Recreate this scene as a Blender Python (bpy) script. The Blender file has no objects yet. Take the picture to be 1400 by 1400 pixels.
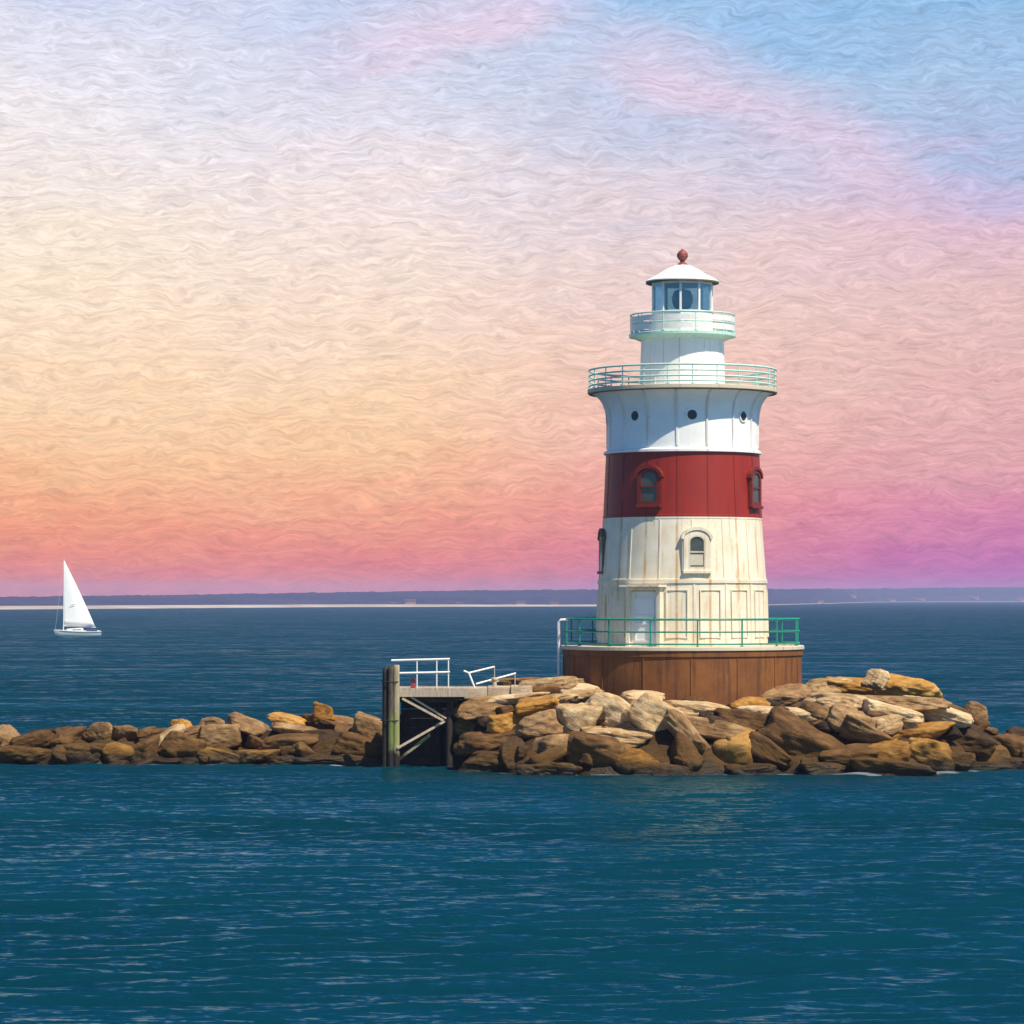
import bpy, bmesh, math, random
import numpy as np
from mathutils import Vector, Matrix

R = math.radians
PI = math.pi
sc = bpy.context.scene
COL = sc.collection
rng = np.random.default_rng(7)
random.seed(7)

# ------------------------------------------------------------------ camera constants
CAM_H = 6.45          # eye height over the water
FOC = 4200.0          # focal length in pixels of a 1400 px frame
HOR = 818.0           # row of the true horizon
DT = 122.0            # distance to the lighthouse axis
XT = (933 - 700) / FOC * DT


def zt(py, d=DT):
    return CAM_H + (HOR - py) * d / FOC


def xt(px, d=DT):
    return (px - 700) * d / FOC


def lin(r, g, b):
    def f(c):
        c /= 255.0
        return c / 12.92 if c <= 0.04045 else ((c + 0.055) / 1.055) ** 2.4
    return (f(r), f(g), f(b), 1.0)


# ------------------------------------------------------------------ materials
class NT:
    """small wrapper for writing node trees"""
    def __init__(self, nt):
        self.nt = nt

    def n(self, typ, **kw):
        nd = self.nt.nodes.new(typ)
        for k, v in kw.items():
            if k.startswith('i_'):
                nd.inputs[k[2:].replace('_', ' ')].default_value = v
            else:
                setattr(nd, k, v)
        return nd

    def l(self, a, b):
        self.nt.links.new(a, b)

    def math(self, op, a, b=None, c=None, clamp=False):
        nd = self.nt.nodes.new('ShaderNodeMath')
        nd.operation = op
        nd.use_clamp = clamp
        for i, v in enumerate((a, b, c)):
            if v is None:
                continue
            if isinstance(v, (int, float)):
                nd.inputs[i].default_value = v
            else:
                self.l(v, nd.inputs[i])
        return nd.outputs[0]

    def mix(self, fac, a, b, blend='MIX'):
        nd = self.nt.nodes.new('ShaderNodeMix')
        nd.data_type = 'RGBA'
        nd.blend_type = blend
        for s, v in ((nd.inputs[0], fac), (nd.inputs[6], a), (nd.inputs[7], b)):
            if isinstance(v, (int, float)):
                s.default_value = v
            elif isinstance(v, tuple):
                s.default_value = v
            else:
                self.l(v, s)
        return nd.outputs[2]

    def ramp(self, fac, stops, interp='LINEAR'):
        nd = self.nt.nodes.new('ShaderNodeValToRGB')
        cr = nd.color_ramp
        cr.interpolation = interp
        while len(cr.elements) < len(stops):
            cr.elements.new(0.5)
        for e, (p, c) in zip(cr.elements, stops):
            e.position = p
            e.color = c if isinstance(c, tuple) else (c, c, c, 1)
        self.l(fac, nd.inputs[0])
        return nd.outputs[0]

    def noise(self, vec, scale, detail=4, rough=0.55, dist=0.0):
        nd = self.nt.nodes.new('ShaderNodeTexNoise')
        nd.inputs['Scale'].default_value = scale
        nd.inputs['Detail'].default_value = detail
        nd.inputs['Roughness'].default_value = rough
        nd.inputs['Distortion'].default_value = dist
        if vec is not None:
            self.l(vec, nd.inputs['Vector'])
        return nd.outputs[0]

    def mapping(self, vec, scale=(1, 1, 1), rot=(0, 0, 0), loc=(0, 0, 0)):
        nd = self.nt.nodes.new('ShaderNodeMapping')
        nd.inputs['Scale'].default_value = scale
        nd.inputs['Rotation'].default_value = rot
        nd.inputs['Location'].default_value = loc
        self.l(vec, nd.inputs['Vector'])
        return nd.outputs[0]

    def bump(self, h, strength, dist, normal=None):
        nd = self.nt.nodes.new('ShaderNodeBump')
        nd.inputs['Strength'].default_value = strength
        nd.inputs['Distance'].default_value = dist
        self.l(h, nd.inputs['Height'])
        if normal is not None:
            self.l(normal, nd.inputs['Normal'])
        return nd.outputs[0]


def new_mat(name):
    m = bpy.data.materials.new(name)
    m.use_nodes = True
    b = m.node_tree.nodes['Principled BSDF']
    return m, NT(m.node_tree), b


def painted(name, base, rough=0.5, rust=0.0, rust_col=(0.36, 0.17, 0.045, 1), dirt=0.25, dirt_col=(0.42, 0.38, 0.30, 1),
            ribs=0, rib_off=0.0, streak_lo=0.56, bump=0.25):
    """painted iron with grime patches and vertical rust runs (object space)"""
    m, t, b = new_mat(name)
    tc = t.n('ShaderNodeTexCoord').outputs['Object']
    col = base
    big = t.noise(tc, 1.1, 5, 0.6)
    col = t.mix(t.math('MULTIPLY', t.ramp(big, [(0.38, 0.0), (0.72, 1.0)]), dirt), col, dirt_col)
    fine = t.noise(tc, 14, 4, 0.65)
    col = t.mix(t.math('MULTIPLY', t.ramp(fine, [(0.5, 0.0), (0.8, 1.0)]), dirt * 0.6), col, dirt_col)
    if rust > 0:
        st = t.noise(t.mapping(tc, (5.0, 5.0, 0.34)), 1.0, 5, 0.62)
        st = t.ramp(st, [(streak_lo, 0.0), (streak_lo + 0.17, 1.0)])
        if ribs:
            sep = t.n('ShaderNodeSeparateXYZ')
            t.l(tc, sep.inputs[0])
            ang = t.math('ARCTAN2', sep.outputs[0], t.math('MULTIPLY', sep.outputs[1], -1.0))
            ang = t.math('SUBTRACT', ang, rib_off)
            c = t.math('ABSOLUTE', t.math('SINE', t.math('MULTIPLY', ang, ribs / 2.0)))
            near = t.math('SUBTRACT', 1.0, t.math('MULTIPLY', c, 5.0), clamp=True)
            nb = t.noise(t.mapping(tc, (2.0, 2.0, 0.9)), 1.0, 3, 0.6)
            near = t.math('MULTIPLY', near, t.ramp(nb, [(0.36, 0.0), (0.58, 1.0)]))
            st = t.math('MAXIMUM', st, near)
        col = t.mix(t.math('MULTIPLY', st, rust), col, rust_col)
    t.l(col, b.inputs['Base Color']) if not isinstance(col, tuple) else None
    rr = t.ramp(fine, [(0.2, rough - 0.08), (0.8, rough + 0.12)])
    t.l(rr, b.inputs['Roughness'])
    if bump:
        t.l(t.bump(t.math('ADD', t.math('MULTIPLY', fine, 0.6), big), bump, 0.03), b.inputs['Normal'])
    return m


def simple(name, base, rough=0.5, metallic=0.0, var=0.15, scale=8.0, bump=0.1):
    m, t, b = new_mat(name)
    tc = t.n('ShaderNodeTexCoord').outputs['Object']
    nz = t.noise(tc, scale, 4, 0.6)
    dark = tuple(c * (1 - var) for c in base[:3]) + (1,)
    lite = tuple(min(1, c * (1 + var)) for c in base[:3]) + (1,)
    t.l(t.ramp(nz, [(0.3, dark), (0.7, lite)]), b.inputs['Base Color'])
    b.inputs['Roughness'].default_value = rough
    b.inputs['Metallic'].default_value = metallic
    if bump:
        t.l(t.bump(nz, bump, 0.02), b.inputs['Normal'])
    return m


M = {}
M['white_low'] = painted('weathered_white_iron', (0.80, 0.73, 0.59, 1), 0.5, rust_col=(0.46, 0.23, 0.05, 1), rust=0.85, ribs=16, rib_off=R(-7), dirt=0.50, dirt_col=(0.62, 0.47, 0.24, 1), streak_lo=0.57)
M['white_up'] = painted('white_painted_iron', (0.84, 0.84, 0.82, 1), 0.45, rust=0.42, ribs=16, rib_off=R(-7.25), dirt=0.15, streak_lo=0.64)
M['red'] = painted('red_painted_iron', (0.30, 0.017, 0.005, 1), 0.45, rust=0.5, rust_col=(0.10, 0.010, 0.006, 1), dirt=0.35, dirt_col=(0.17, 0.014, 0.007, 1), ribs=16, rib_off=R(-7), streak_lo=0.52)
M['rust'] = painted('rusted_brown_iron', (0.150, 0.050, 0.009, 1), 0.75, rust=0.7, rust_col=(0.060, 0.020, 0.006, 1), dirt=0.75, dirt_col=(0.27, 0.095, 0.013, 1), streak_lo=0.50, bump=0.6)
M['deck'] = painted('stained_deck_edge', (0.62, 0.54, 0.40, 1), 0.6, rust=0.6, rust_col=(0.30, 0.14, 0.04, 1), dirt=0.4)
M['green'] = simple('green_painted_rail', (0.010, 0.25, 0.165, 1), 0.4, var=0.25)
M['pale_green'] = simple('pale_green_painted_rail', (0.46, 0.70, 0.61, 1), 0.4, var=0.12)
M['white_metal'] = simple('white_painted_metal', (0.78, 0.76, 0.72, 1), 0.4, var=0.08)
M['dark_under'] = simple('dark_brown_iron', (0.16, 0.10, 0.05, 1), 0.7, var=0.3)  # plain dark brown for the cornice, eave and side windows
M['brown_win'] = simple('red_brown_window_casing', (0.17, 0.018, 0.009, 1), 0.5, var=0.2)
M['cream'] = simple('cream_panel', (0.55, 0.50, 0.38, 1), 0.7, var=0.1)
M['finial'] = simple('dull_red_finial', (0.24, 0.055, 0.04, 1), 0.5, var=0.2)
M['black'] = simple('dark_opening', (0.026, 0.034, 0.046, 1), 0.4, var=0.2)
M['creosote_shade'] = simple('creosoted_shade_timber', (0.020, 0.014, 0.010, 1), 0.8, var=0.5, scale=5, bump=0.4)  # creosoted wood, kept near black to paint the shade under the deck
M['sail'] = simple('white_sailcloth', (0.86, 0.85, 0.83, 1), 0.6, var=0.03, scale=1.0, bump=0)
M['gelcoat'] = simple('white_gelcoat', (0.80, 0.78, 0.74, 1), 0.25, var=0.03, bump=0)
M['navy'] = simple('navy_trim', (0.03, 0.035, 0.10, 1), 0.4, var=0.1)
M['mark'] = simple('grey_sail_mark', (0.36, 0.36, 0.36, 1), 0.6, var=0.05)
M['redbox'] = simple('faded_red_paint', (0.28, 0.05, 0.04, 1), 0.5, var=0.2)


def glass_mat(name, base, rough=0.05):
    m, t, b = new_mat(name)
    tc = t.n('ShaderNodeTexCoord').outputs['Object']
    nz = t.noise(tc, 2.5, 2)
    d = tuple(c * 0.6 for c in base[:3]) + (1,)
    t.l(t.ramp(nz, [(0.3, d), (0.7, base)]), b.inputs['Base Color'])
    b.inputs['Roughness'].default_value = rough
    return m


M['glass'] = glass_mat('dark_window_glass', (0.075, 0.085, 0.08, 1))


def lantern_glass():
    m = bpy.data.materials.new('lantern_glass')
    m.use_nodes = True
    nt = m.node_tree
    nt.nodes.clear()
    t = NT(nt)
    out = t.n('ShaderNodeOutputMaterial')
    tr = t.n('ShaderNodeBsdfTransparent')
    tr.inputs[0].default_value = (0.66, 0.80, 0.84, 1)
    gl = t.n('ShaderNodeBsdfGlossy')
    gl.inputs['Color'].default_value = (0.8, 0.9, 0.95, 1)
    gl.inputs['Roughness'].default_value = 0.04
    lw = t.n('ShaderNodeLayerWeight')
    lw.inputs[0].default_value = 0.35
    mx = t.n('ShaderNodeMixShader')
    t.l(t.math('ADD', t.math('MULTIPLY', lw.outputs['Facing'], 0.40), 0.10), mx.inputs[0])
    t.l(tr.outputs[0], mx.inputs[1])
    t.l(gl.outputs[0], mx.inputs[2])
    t.l(mx.outputs[0], out.inputs[0])
    return m


M['lantern_glass'] = lantern_glass()


def timber_mat(name, a, b_, algae=False):
    m, t, b = new_mat(name)
    tc = t.n('ShaderNodeTexCoord').outputs['Object']
    g = t.noise(t.mapping(tc, (9, 9, 1.2)), 1.5, 5, 0.6)
    col = t.ramp(g, [(0.3, a), (0.7, b_)])
    if algae:
        ps = t.n('ShaderNodeNewGeometry').outputs['Position']
        sp = t.n('ShaderNodeSeparateXYZ')
        t.l(ps, sp.inputs[0])
        nz = t.noise(tc, 3, 3)
        zz = t.math('ADD', sp.outputs[2], t.math('MULTIPLY', nz, 0.8))
        wet = t.ramp(t.math('MULTIPLY', zz, 0.25), [(0.0, 1.0), (0.22, 1.0), (0.30, 0.0)])
        gr = t.ramp(t.math('MULTIPLY', zz, 0.25), [(0.26, 0.0), (0.34, 1.0), (0.55, 1.0), (0.68, 0.0)])
        col = t.mix(t.math('MULTIPLY', gr, 0.55), col, (0.17, 0.24, 0.03, 1))
        col = t.mix(wet, col, (0.008, 0.007, 0.006, 1))
    t.l(col, b.inputs['Base Color'])
    b.inputs['Roughness'].default_value = 0.8
    t.l(t.bump(g, 0.5, 0.02), b.inputs['Normal'])
    return m


M['pile'] = timber_mat('weathered_pile_timber', (0.015, 0.011, 0.009, 1), (0.14, 0.10, 0.06, 1), True)
M['pile_lite'] = timber_mat('sunbleached_pile_timber', (0.20, 0.17, 0.10, 1), (0.46, 0.40, 0.27, 1), True)
M['timber'] = timber_mat('sunbleached_timber', (0.30, 0.23, 0.16, 1), (0.52, 0.43, 0.32, 1))


def concrete():
    m, t, b = new_mat('weathered_concrete')
    tc = t.n('ShaderNodeTexCoord').outputs['Object']
    a = t.noise(tc, 1.6, 6, 0.65)
    f = t.noise(t.mapping(tc, (1, 1, 6)), 5, 4, 0.6)
    col = t.ramp(a, [(0.3, (0.30, 0.22, 0.14, 1)), (0.5, (0.48, 0.38, 0.27, 1)), (0.75, (0.60, 0.51, 0.39, 1))])
    col = t.mix(t.ramp(f, [(0.55, 0.0), (0.8, 0.5)]), col, (0.20, 0.13, 0.07, 1))
    t.l(col, b.inputs['Base Color'])
    b.inputs['Roughness'].default_value = 0.85
    t.l(t.bump(t.math('ADD', a, f), 0.6, 0.06), b.inputs['Normal'])
    return m


M['concrete'] = concrete()


def rock_mat(name, lo, mid, hi, core=False):
    m, t, b = new_mat(name)
    tc = t.n('ShaderNodeTexCoord').outputs['Object']
    oi = t.n('ShaderNodeObjectInfo').outputs['Random']
    ps = t.n('ShaderNodeNewGeometry').outputs['Position']
    off = t.n('ShaderNodeVectorMath', operation='ADD')
    t.l(tc, off.inputs[0])
    cmb = t.n('ShaderNodeCombineXYZ')
    t.l(t.math('MULTIPLY', oi, 37.0), cmb.inputs[0])
    t.l(t.math('MULTIPLY', oi, 91.0), cmb.inputs[2])
    t.l(cmb.outputs[0], off.inputs[1])
    v = off.outputs[0]
    big = t.noise(v, 1.3, 5, 0.6, 0.4)
    band = t.noise(t.mapping(v, (1.2, 1.2, 5.0), (0.35, 0.25, 0)), 1.4, 5, 0.6, 0.8)
    fine = t.noise(v, 22, 5, 0.7)
    f = t.math('ADD', t.math('MULTIPLY', big, 0.55), t.math('MULTIPLY', band, 0.45))
    f = t.math('ADD', f, t.math('MULTIPLY', t.math('SUBTRACT', oi, 0.5), 0.16))
    col = t.ramp(f, [(0.34, lo), (0.50, mid), (0.66, hi)])
    col = t.mix(t.ramp(fine, [(0.54, 0.0), (0.74, 0.45)]), col, tuple(c * 0.45 for c in lo[:3]) + (1,))
    col = t.mix(t.ramp(t.noise(v, 3.1, 3, 0.6), [(0.60, 0.0), (0.74, 0.45)]), col, tuple(min(1, c * 1.25) for c in hi[:3]) + (1,))
    # tide line: weed-stained and wet below it
    sp = t.n('ShaderNodeSeparateXYZ')
    t.l(ps, sp.inputs[0])
    zz = t.math('SUBTRACT', sp.outputs[2], t.math('MULTIPLY', t.noise(ps, 0.9, 3, 0.6), 0.9))
    weed = t.ramp(t.math('ADD', t.math('MULTIPLY', zz, 0.5), 0.3), [(0.25, 1.0), (0.85, 0.0)])
    wcol = t.mix(t.noise(v, 5, 3), (0.045, 0.029, 0.005, 1), (0.15, 0.068, 0.010, 1))
    col = t.mix(t.math('MULTIPLY', weed, 0.85), col, wcol)
    wet = t.ramp(t.math('ADD', t.math('MULTIPLY', zz, 0.5), 0.3), [(0.14, 1.0), (0.36, 0.0)])
    col = t.mix(t.math('MULTIPLY', wet, 0.88), col, (0.012, 0.010, 0.007, 1))
    t.l(col, b.inputs['Base Color'])
    b.inputs['Specular IOR Level'].default_value = 0.3
    t.l(t.ramp(wet, [(0.0, 0.85), (1.0, 0.45)]), b.inputs['Roughness'])
    crk = t.n('ShaderNodeTexVoronoi', feature='DISTANCE_TO_EDGE')
    crk.inputs['Scale'].default_value = 1.7
    wv = t.n('ShaderNodeVectorMath', operation='ADD')
    nv = t.n('ShaderNodeTexNoise')
    nv.inputs['Scale'].default_value = 2.5
    nv.inputs['Detail'].default_value = 4
    t.l(v, nv.inputs['Vector'])
    t.l(t.mapping(v, (1.0, 1.0, 2.2), (0.3, 0.2, 0.0)), wv.inputs[0])
    t.l(nv.outputs['Color'], wv.inputs[1])
    t.l(wv.outputs[0], crk.inputs['Vector'])
    ck = t.ramp(crk.outputs[0], [(0.0, 0.0), (0.045, 1.0)])
    h = t.math('ADD', t.math('MULTIPLY', band, 0.8), t.math('MULTIPLY', fine, 0.30))
    h = t.math('ADD', h, t.math('MULTIPLY', ck, 0.22))
    t.l(t.bump(h, 0.7, 0.12), b.inputs['Normal'])
    return m


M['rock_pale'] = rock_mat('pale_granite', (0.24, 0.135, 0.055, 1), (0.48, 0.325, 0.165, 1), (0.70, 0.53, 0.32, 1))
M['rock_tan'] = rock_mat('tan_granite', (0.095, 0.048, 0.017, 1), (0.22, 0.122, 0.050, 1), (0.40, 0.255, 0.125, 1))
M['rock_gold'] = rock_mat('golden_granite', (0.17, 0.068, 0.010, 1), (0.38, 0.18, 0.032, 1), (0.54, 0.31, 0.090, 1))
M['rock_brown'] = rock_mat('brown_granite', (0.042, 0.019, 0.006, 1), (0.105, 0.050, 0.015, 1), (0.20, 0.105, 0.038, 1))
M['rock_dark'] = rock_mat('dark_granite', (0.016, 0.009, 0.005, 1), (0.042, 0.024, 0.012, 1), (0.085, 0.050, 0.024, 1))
M['rubble'] = rock_mat('gap_shade_rubble', (0.008, 0.005, 0.003, 1), (0.018, 0.011, 0.006, 1), (0.035, 0.021, 0.011, 1))  # near-black colour paints the shade in the gaps between boulders


# ------------------------------------------------------------------ mesh builder
class MB:
    def __init__(self):
        self.v = []
        self.f = []
        self.s = []

    def add(self, verts, faces, smooth=False):
        o = len(self.v)
        self.v += [tuple(p) for p in verts]
        self.f += [[i + o for i in f] for f in faces]
        self.s += [smooth] * len(faces)
        return self

    def box(self, c, size, mat=None):
        x, y, z = (s / 2 for s in size)
        vs = [Vector((a * x, b * y, d * z)) for a in (-1, 1) for b in (-1, 1) for d in (-1, 1)]
        if mat is not None:
            vs = [mat @ p for p in vs]
        vs = [p + Vector(c) for p in vs]
        return self.add(vs, [(0, 1, 3, 2), (4, 6, 7, 5), (0, 4, 5, 1), (2, 3, 7, 6), (0, 2, 6, 4), (1, 5, 7, 3)])

    def bar(self, a, b, w, h=None):
        """square bar from a to b"""
        a, b = Vector(a), Vector(b)
        d = (b - a)
        L = d.length
        q = d.to_track_quat('Z', 'Y').to_matrix()
        return self.box((a + b) / 2, (w, h or w, L), q)

    def tube(self, pts, r, n=8, closed=False, cap=True):
        pts = [Vector(p) for p in pts]
        m = len(pts)
        vs, fs = [], []
        for i, p in enumerate(pts):
            if closed:
                d = pts[(i + 1) % m] - pts[i - 1]
            else:
                d = pts[min(i + 1, m - 1)] - pts[max(i - 1, 0)]
            d.normalize()
            up = Vector((0, 0, 1)) if abs(d.z) < 0.95 else Vector((0, 1, 0))
            s = d.cross(up).normalized()
            u = s.cross(d).normalized()
            rr = r[i] if isinstance(r, (list, tuple)) else r
            for k in range(n):
                a = 2 * PI * k / n
                vs.append(p + s * (rr * math.cos(a)) + u * (rr * math.sin(a)))
        for i in range(m if closed else m - 1):
            j = (i + 1) % m
            for k in range(n):
                l = (k + 1) % n
                fs.append((i * n + k, i * n + l, j * n + l, j * n + k))
        self.add(vs, fs, True)
        if cap and not closed:
            self.add(vs[:n], [tuple(range(n))[::-1]])
            self.add(vs[-n:], [tuple(range(n))])
        return self

    def lathe(self, prof, n=96, off=0.0, c=(0, 0, 0), smooth=True):
        """rotate a list of (r, z) about the vertical axis; every span is its own strip so edges stay crisp"""
        for (r0, z0), (r1, z1) in zip(prof[:-1], prof[1:]):
            vs, fs = [], []
            for k in range(n):
                a = off + 2 * PI * k / n
                sx, sy = math.sin(a), -math.cos(a)
                vs.append((c[0] + r0 * sx, c[1] + r0 * sy, c[2] + z0))
                vs.append((c[0] + r1 * sx, c[1] + r1 * sy, c[2] + z1))
            for k in range(n):
                j = (k + 1) % n
                if r0 < 1e-6:
                    fs.append((2 * k, 2 * j + 1, 2 * k + 1))
                elif r1 < 1e-6:
                    fs.append((2 * k, 2 * j, 2 * k + 1))
                else:
                    fs.append((2 * k, 2 * j, 2 * j + 1, 2 * k + 1))
            self.add(vs, fs, smooth)
        return self

    def prism(self, outline, y0, y1, mat=None):
        """outline of (x, z) extruded along y, from y0 (front) to y1"""
        n = len(outline)
        vs = [Vector((x, y0, z)) for x, z in outline] + [Vector((x, y1, z)) for x, z in outline]
        if mat is not None:
            vs = [mat @ p for p in vs]
        fs = [tuple(range(n)), tuple(range(2 * n - 1, n - 1, -1))]
        for i in range(n):
            j = (i + 1) % n
            fs.append((i, i + n, j + n, j))
        return self.add(vs, fs)

    def ring(self, outer, inner, y0, y1, mat=None):
        """flat ring between two outlines with equal counts, extruded from y0 to y1"""
        n = len(outer)
        vs = []
        for y in (y0, y1):
            vs += [Vector((x, y, z)) for x, z in outer]
            vs += [Vector((x, y, z)) for x, z in inner]
        if mat is not None:
            vs = [mat @ p for p in vs]
        fs = []
        for i in range(n):
            j = (i + 1) % n
            fs.append((i, j, n + j, n + i))
            fs.append((2 * n + i, 3 * n + i, 3 * n + j, 2 * n + j))
            fs.append((i, 2 * n + i, 2 * n + j, j))
            fs.append((n + i, n + j, 3 * n + j, 3 * n + i))
        return self.add(vs, fs)

    def build(self, name, mat, parent=None, bevel=0.0, loc=None):
        me = bpy.data.meshes.new(name)
        me.from_pydata(self.v, [], self.f)
        me.update()
        bm = bmesh.new()
        bm.from_mesh(me)
        bmesh.ops.recalc_face_normals(bm, faces=bm.faces)
        if bevel:
            bmesh.ops.remove_doubles(bm, verts=bm.verts, dist=1e-5)
            ed = [e for e in bm.edges if len(e.link_faces) == 2 and e.calc_face_angle(0) > 0.5]
            bmesh.ops.bevel(bm, geom=ed, offset=bevel, segments=2, profile=0.6, affect='EDGES', clamp_overlap=True)
        bm.to_mesh(me)
        bm.free()
        if not bevel:
            me.polygons.foreach_set('use_smooth', self.s)
        me.materials.append(mat)
        o = bpy.data.objects.new(name, me)
        COL.objects.link(o)
        if parent is not None:
            o.parent = parent
        if loc is not None:
            o.location = loc
        return o


def tag(o, label=None, cat=None, group=None, kind=None):
    for k, v in (('label', label), ('category', cat), ('group', group), ('kind', kind)):
        if v:
            o[k] = v
    return o


def thing(name, label, cat, loc, group=None, rz=0.0):
    o = bpy.data.objects.new(name, None)
    COL.objects.link(o)
    o.location = loc
    o.rotation_euler = (0, 0, rz)
    o.empty_display_size = 0.3
    return tag(o, label, cat, group)


def radial(theta, r, z):
    """matrix that puts local -Y outwards at angle theta (0 faces the camera side, positive to the right)"""
    return Matrix.Translation((r * math.sin(theta), -r * math.cos(theta), z)) @ Matrix.Rotation(theta, 4, 'Z')


def copy_part(src, parent, matrix=None):
    c = src.copy()
    COL.objects.link(c)
    c.parent = parent
    if matrix is not None:
        c.matrix_local = matrix
    return c


# ================================================================== LIGHTHOUSE
LH = thing('lighthouse', 'white iron lighthouse with a red band on a rusty round base', 'lighthouse', (XT, DT, 0))
S = DT / FOC
Z = {k: zt(v) for k, v in dict(deck=882, seam=795, redlo=709, redhi=622, drum=574, gal=539, galtop=533, wroom=466,
                               updeck=460, sill=427, eave=388, roof=363).items()}
RC = 4.72

# caisson
cb = MB()
cb.lathe([(RC + 0.02, -1.0), (RC, 0.6), (RC, Z['deck'] - 0.40), (RC + 0.05, Z['deck'] - 0.38), (RC + 0.05, Z['deck'] - 0.16)], 128)
for k in range(16):
    m = radial(R(-21.5 + 22.5 * k), RC, 0)
    cb.box(m @ Vector((0, -0.005, Z['deck'] / 2 - 0.25)), (0.06, 0.05, Z['deck'] - 0.35), m.to_3x3())
for zz in (2.1,):
    cb.lathe([(RC - 0.01, zz - 0.05), (RC + 0.03, zz - 0.04), (RC + 0.03, zz + 0.04), (RC - 0.01, zz + 0.05)], 128)
cais = cb.build('caisson', M['rust'], LH)
rim = MB().lathe([(RC - 0.3, Z['deck'] - 0.16), (RC + 0.09, Z['deck'] - 0.155), (RC + 0.10, Z['deck'] - 0.14), (RC + 0.10, Z['deck'] - 0.02),
                  (RC + 0.07, Z['deck']), (3.0, Z['deck'])], 128).build('deck_slab', M['deck'], LH)


# tower shells -------------------------------------------------------
def shell(name, mat, r0, z0, r1, z1, flange_lo=0.0, flange_hi=0.0, ribs=0, rib_off=0.0, rib_w=0.05, rib_d=0.03, panels=False):
    b = MB()
    b.lathe([(r0, z0), (r1, z1)], 128)
    if flange_lo:
        b.lathe([(r0 - 0.02, z0 - 0.002), (r0 + flange_lo, z0), (r0 + flange_lo, z0 + 0.07), (r0 - 0.03, z0 + 0.10)], 128)
    if flange_hi:
        b.lathe([(r1 - 0.02, z1 - 0.10), (r1 + flange_hi, z1 - 0.07), (r1 + flange_hi, z1 - 0.004), (r1 - 0.03, z1)], 128)
    tilt = math.atan2(r0 - r1, z1 - z0)
    for k in range(ribs):
        th = rib_off + 2 * PI * k / ribs
        m = radial(th, (r0 + r1) / 2, (z0 + z1) / 2) @ Matrix.Rotation(-tilt, 4, 'X')
        b.box(m.translation, (rib_w, rib_d * 2, z1 - z0 - 0.16), m.to_3x3())
        if panels:
            m2 = radial(th + PI / ribs, (r0 + r1) / 2 * math.cos(0.0) - 0.005, (z0 + z1) / 2) @ Matrix.Rotation(-tilt, 4, 'X')
            hw, hh = 0.43, (z1 - z0) * 0.37
            o4 = [(-hw, -hh), (hw, -hh), (hw, hh), (-hw, hh)]
            i4 = [(x * 0.90, z * 0.96) for x, z in o4]
            b.ring(o4, i4, -0.035, 0.10, m2)
    return b.build(name, mat, LH)


RD, RS, RL, RH = 3.385, 3.325, 3.14, 3.03
shell('lower_wall', M['white_low'], RD, Z['deck'] + 0.003, RS, Z['seam'], 0.05, 0.05, 16, R(-18), 0.05, 0.028, True)
shell('middle_wall', M['white_low'], RS, Z['seam'] + 0.004, RL, Z['redlo'], 0.03, 0.02, 16, R(-19), 0.045, 0.022)
shell('red_band', M['red'], RL + 0.004, Z['redlo'] + 0.003, RH + 0.004, Z['redhi'], 0.015, 0.015, 16, R(-7), 0.04, 0.014)

# upper drum with coved top
db = MB()
zr, zd, zg = Z['redhi'], Z['drum'], Z['gal']
prof = [(RH, zr + 0.004), (RH + 0.10, zr + 0.01), (RH + 0.10, zr + 0.10), (RH + 0.03, zr + 0.14), (RH - 0.03, zr + 0.16), (RH - 0.05, zd)]
ROUT = 3.62
for i in range(1, 11):
    a = i / 10 * PI / 2
    prof.append((RH - 0.05 + (ROUT - RH + 0.05) * (1 - math.cos(a)), zd + (zg - zd) * math.sin(a)))
db.lathe(prof, 128)
for k in range(16):
    th = R(-7.25 + 22.5 * k)
    m = radial(th, RH - 0.05, 0)
    db.box(m @ Vector((0, -0.01, (zr + zd) / 2 + 0.1)), (0.07, 0.08, zd - zr - 0.3), m.to_3x3())
    out = [(0.0, zd - 0.1)]
    pts = []
    for i in range(0, 9):
        a = i / 10 * PI / 2
        pts.append(((ROUT - RH + 0.05) * (1 - math.cos(a)) + 0.07, zd + (zg - zd) * math.sin(a)))
    # bracket rib following the cove
    vs, fs = [], []
    for (rr, z_) in pts:
        for sx in (-0.035, 0.035):
            vs.append(m @ Vector((sx, -rr, z_)))
            vs.append(m @ Vector((sx, -rr + 0.09, z_ + 0.02)))
    for i in range(len(pts) - 1):
        o = 4 * i
        fs += [(o, o + 4, o + 6, o + 2), (o, o + 1, o + 5, o + 4), (o + 2, o + 6, o + 7, o + 3)]
    db.add(vs, fs)
db.build('upper_drum', M['white_up'], LH)

# portholes
ph = MB()
ph.lathe([(0.19, 0.0), (0.24, 0.0), (0.24, 0.06), (0.19, 0.06), (0.19, 0.0)], 24)
zph = zt(573)
po = gl0 = None
for k in range(8):
    th = R(4 + 45 * k)
    m = radial(th, RH - 0.06, zph) @ Matrix.Rotation(R(90), 4, 'X')
    if po is None:
        po = ph.build('porthole', M['white_up'], LH)
        po.matrix_local = m
        gl0 = MB().lathe([(0.0, 0.035), (0.2, 0.03), (0.2, 0.0)], 24).build('pane', M['black'], po)
    else:
        c = copy_part(po, LH, m)
        copy_part(gl0, c)


# railings -----------------------------------------------------------
def ring_pts(r, z, n=96):
    return [(r * math.sin(2 * PI * k / n), -r * math.cos(2 * PI * k / n), z) for k in range(n)]


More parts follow.
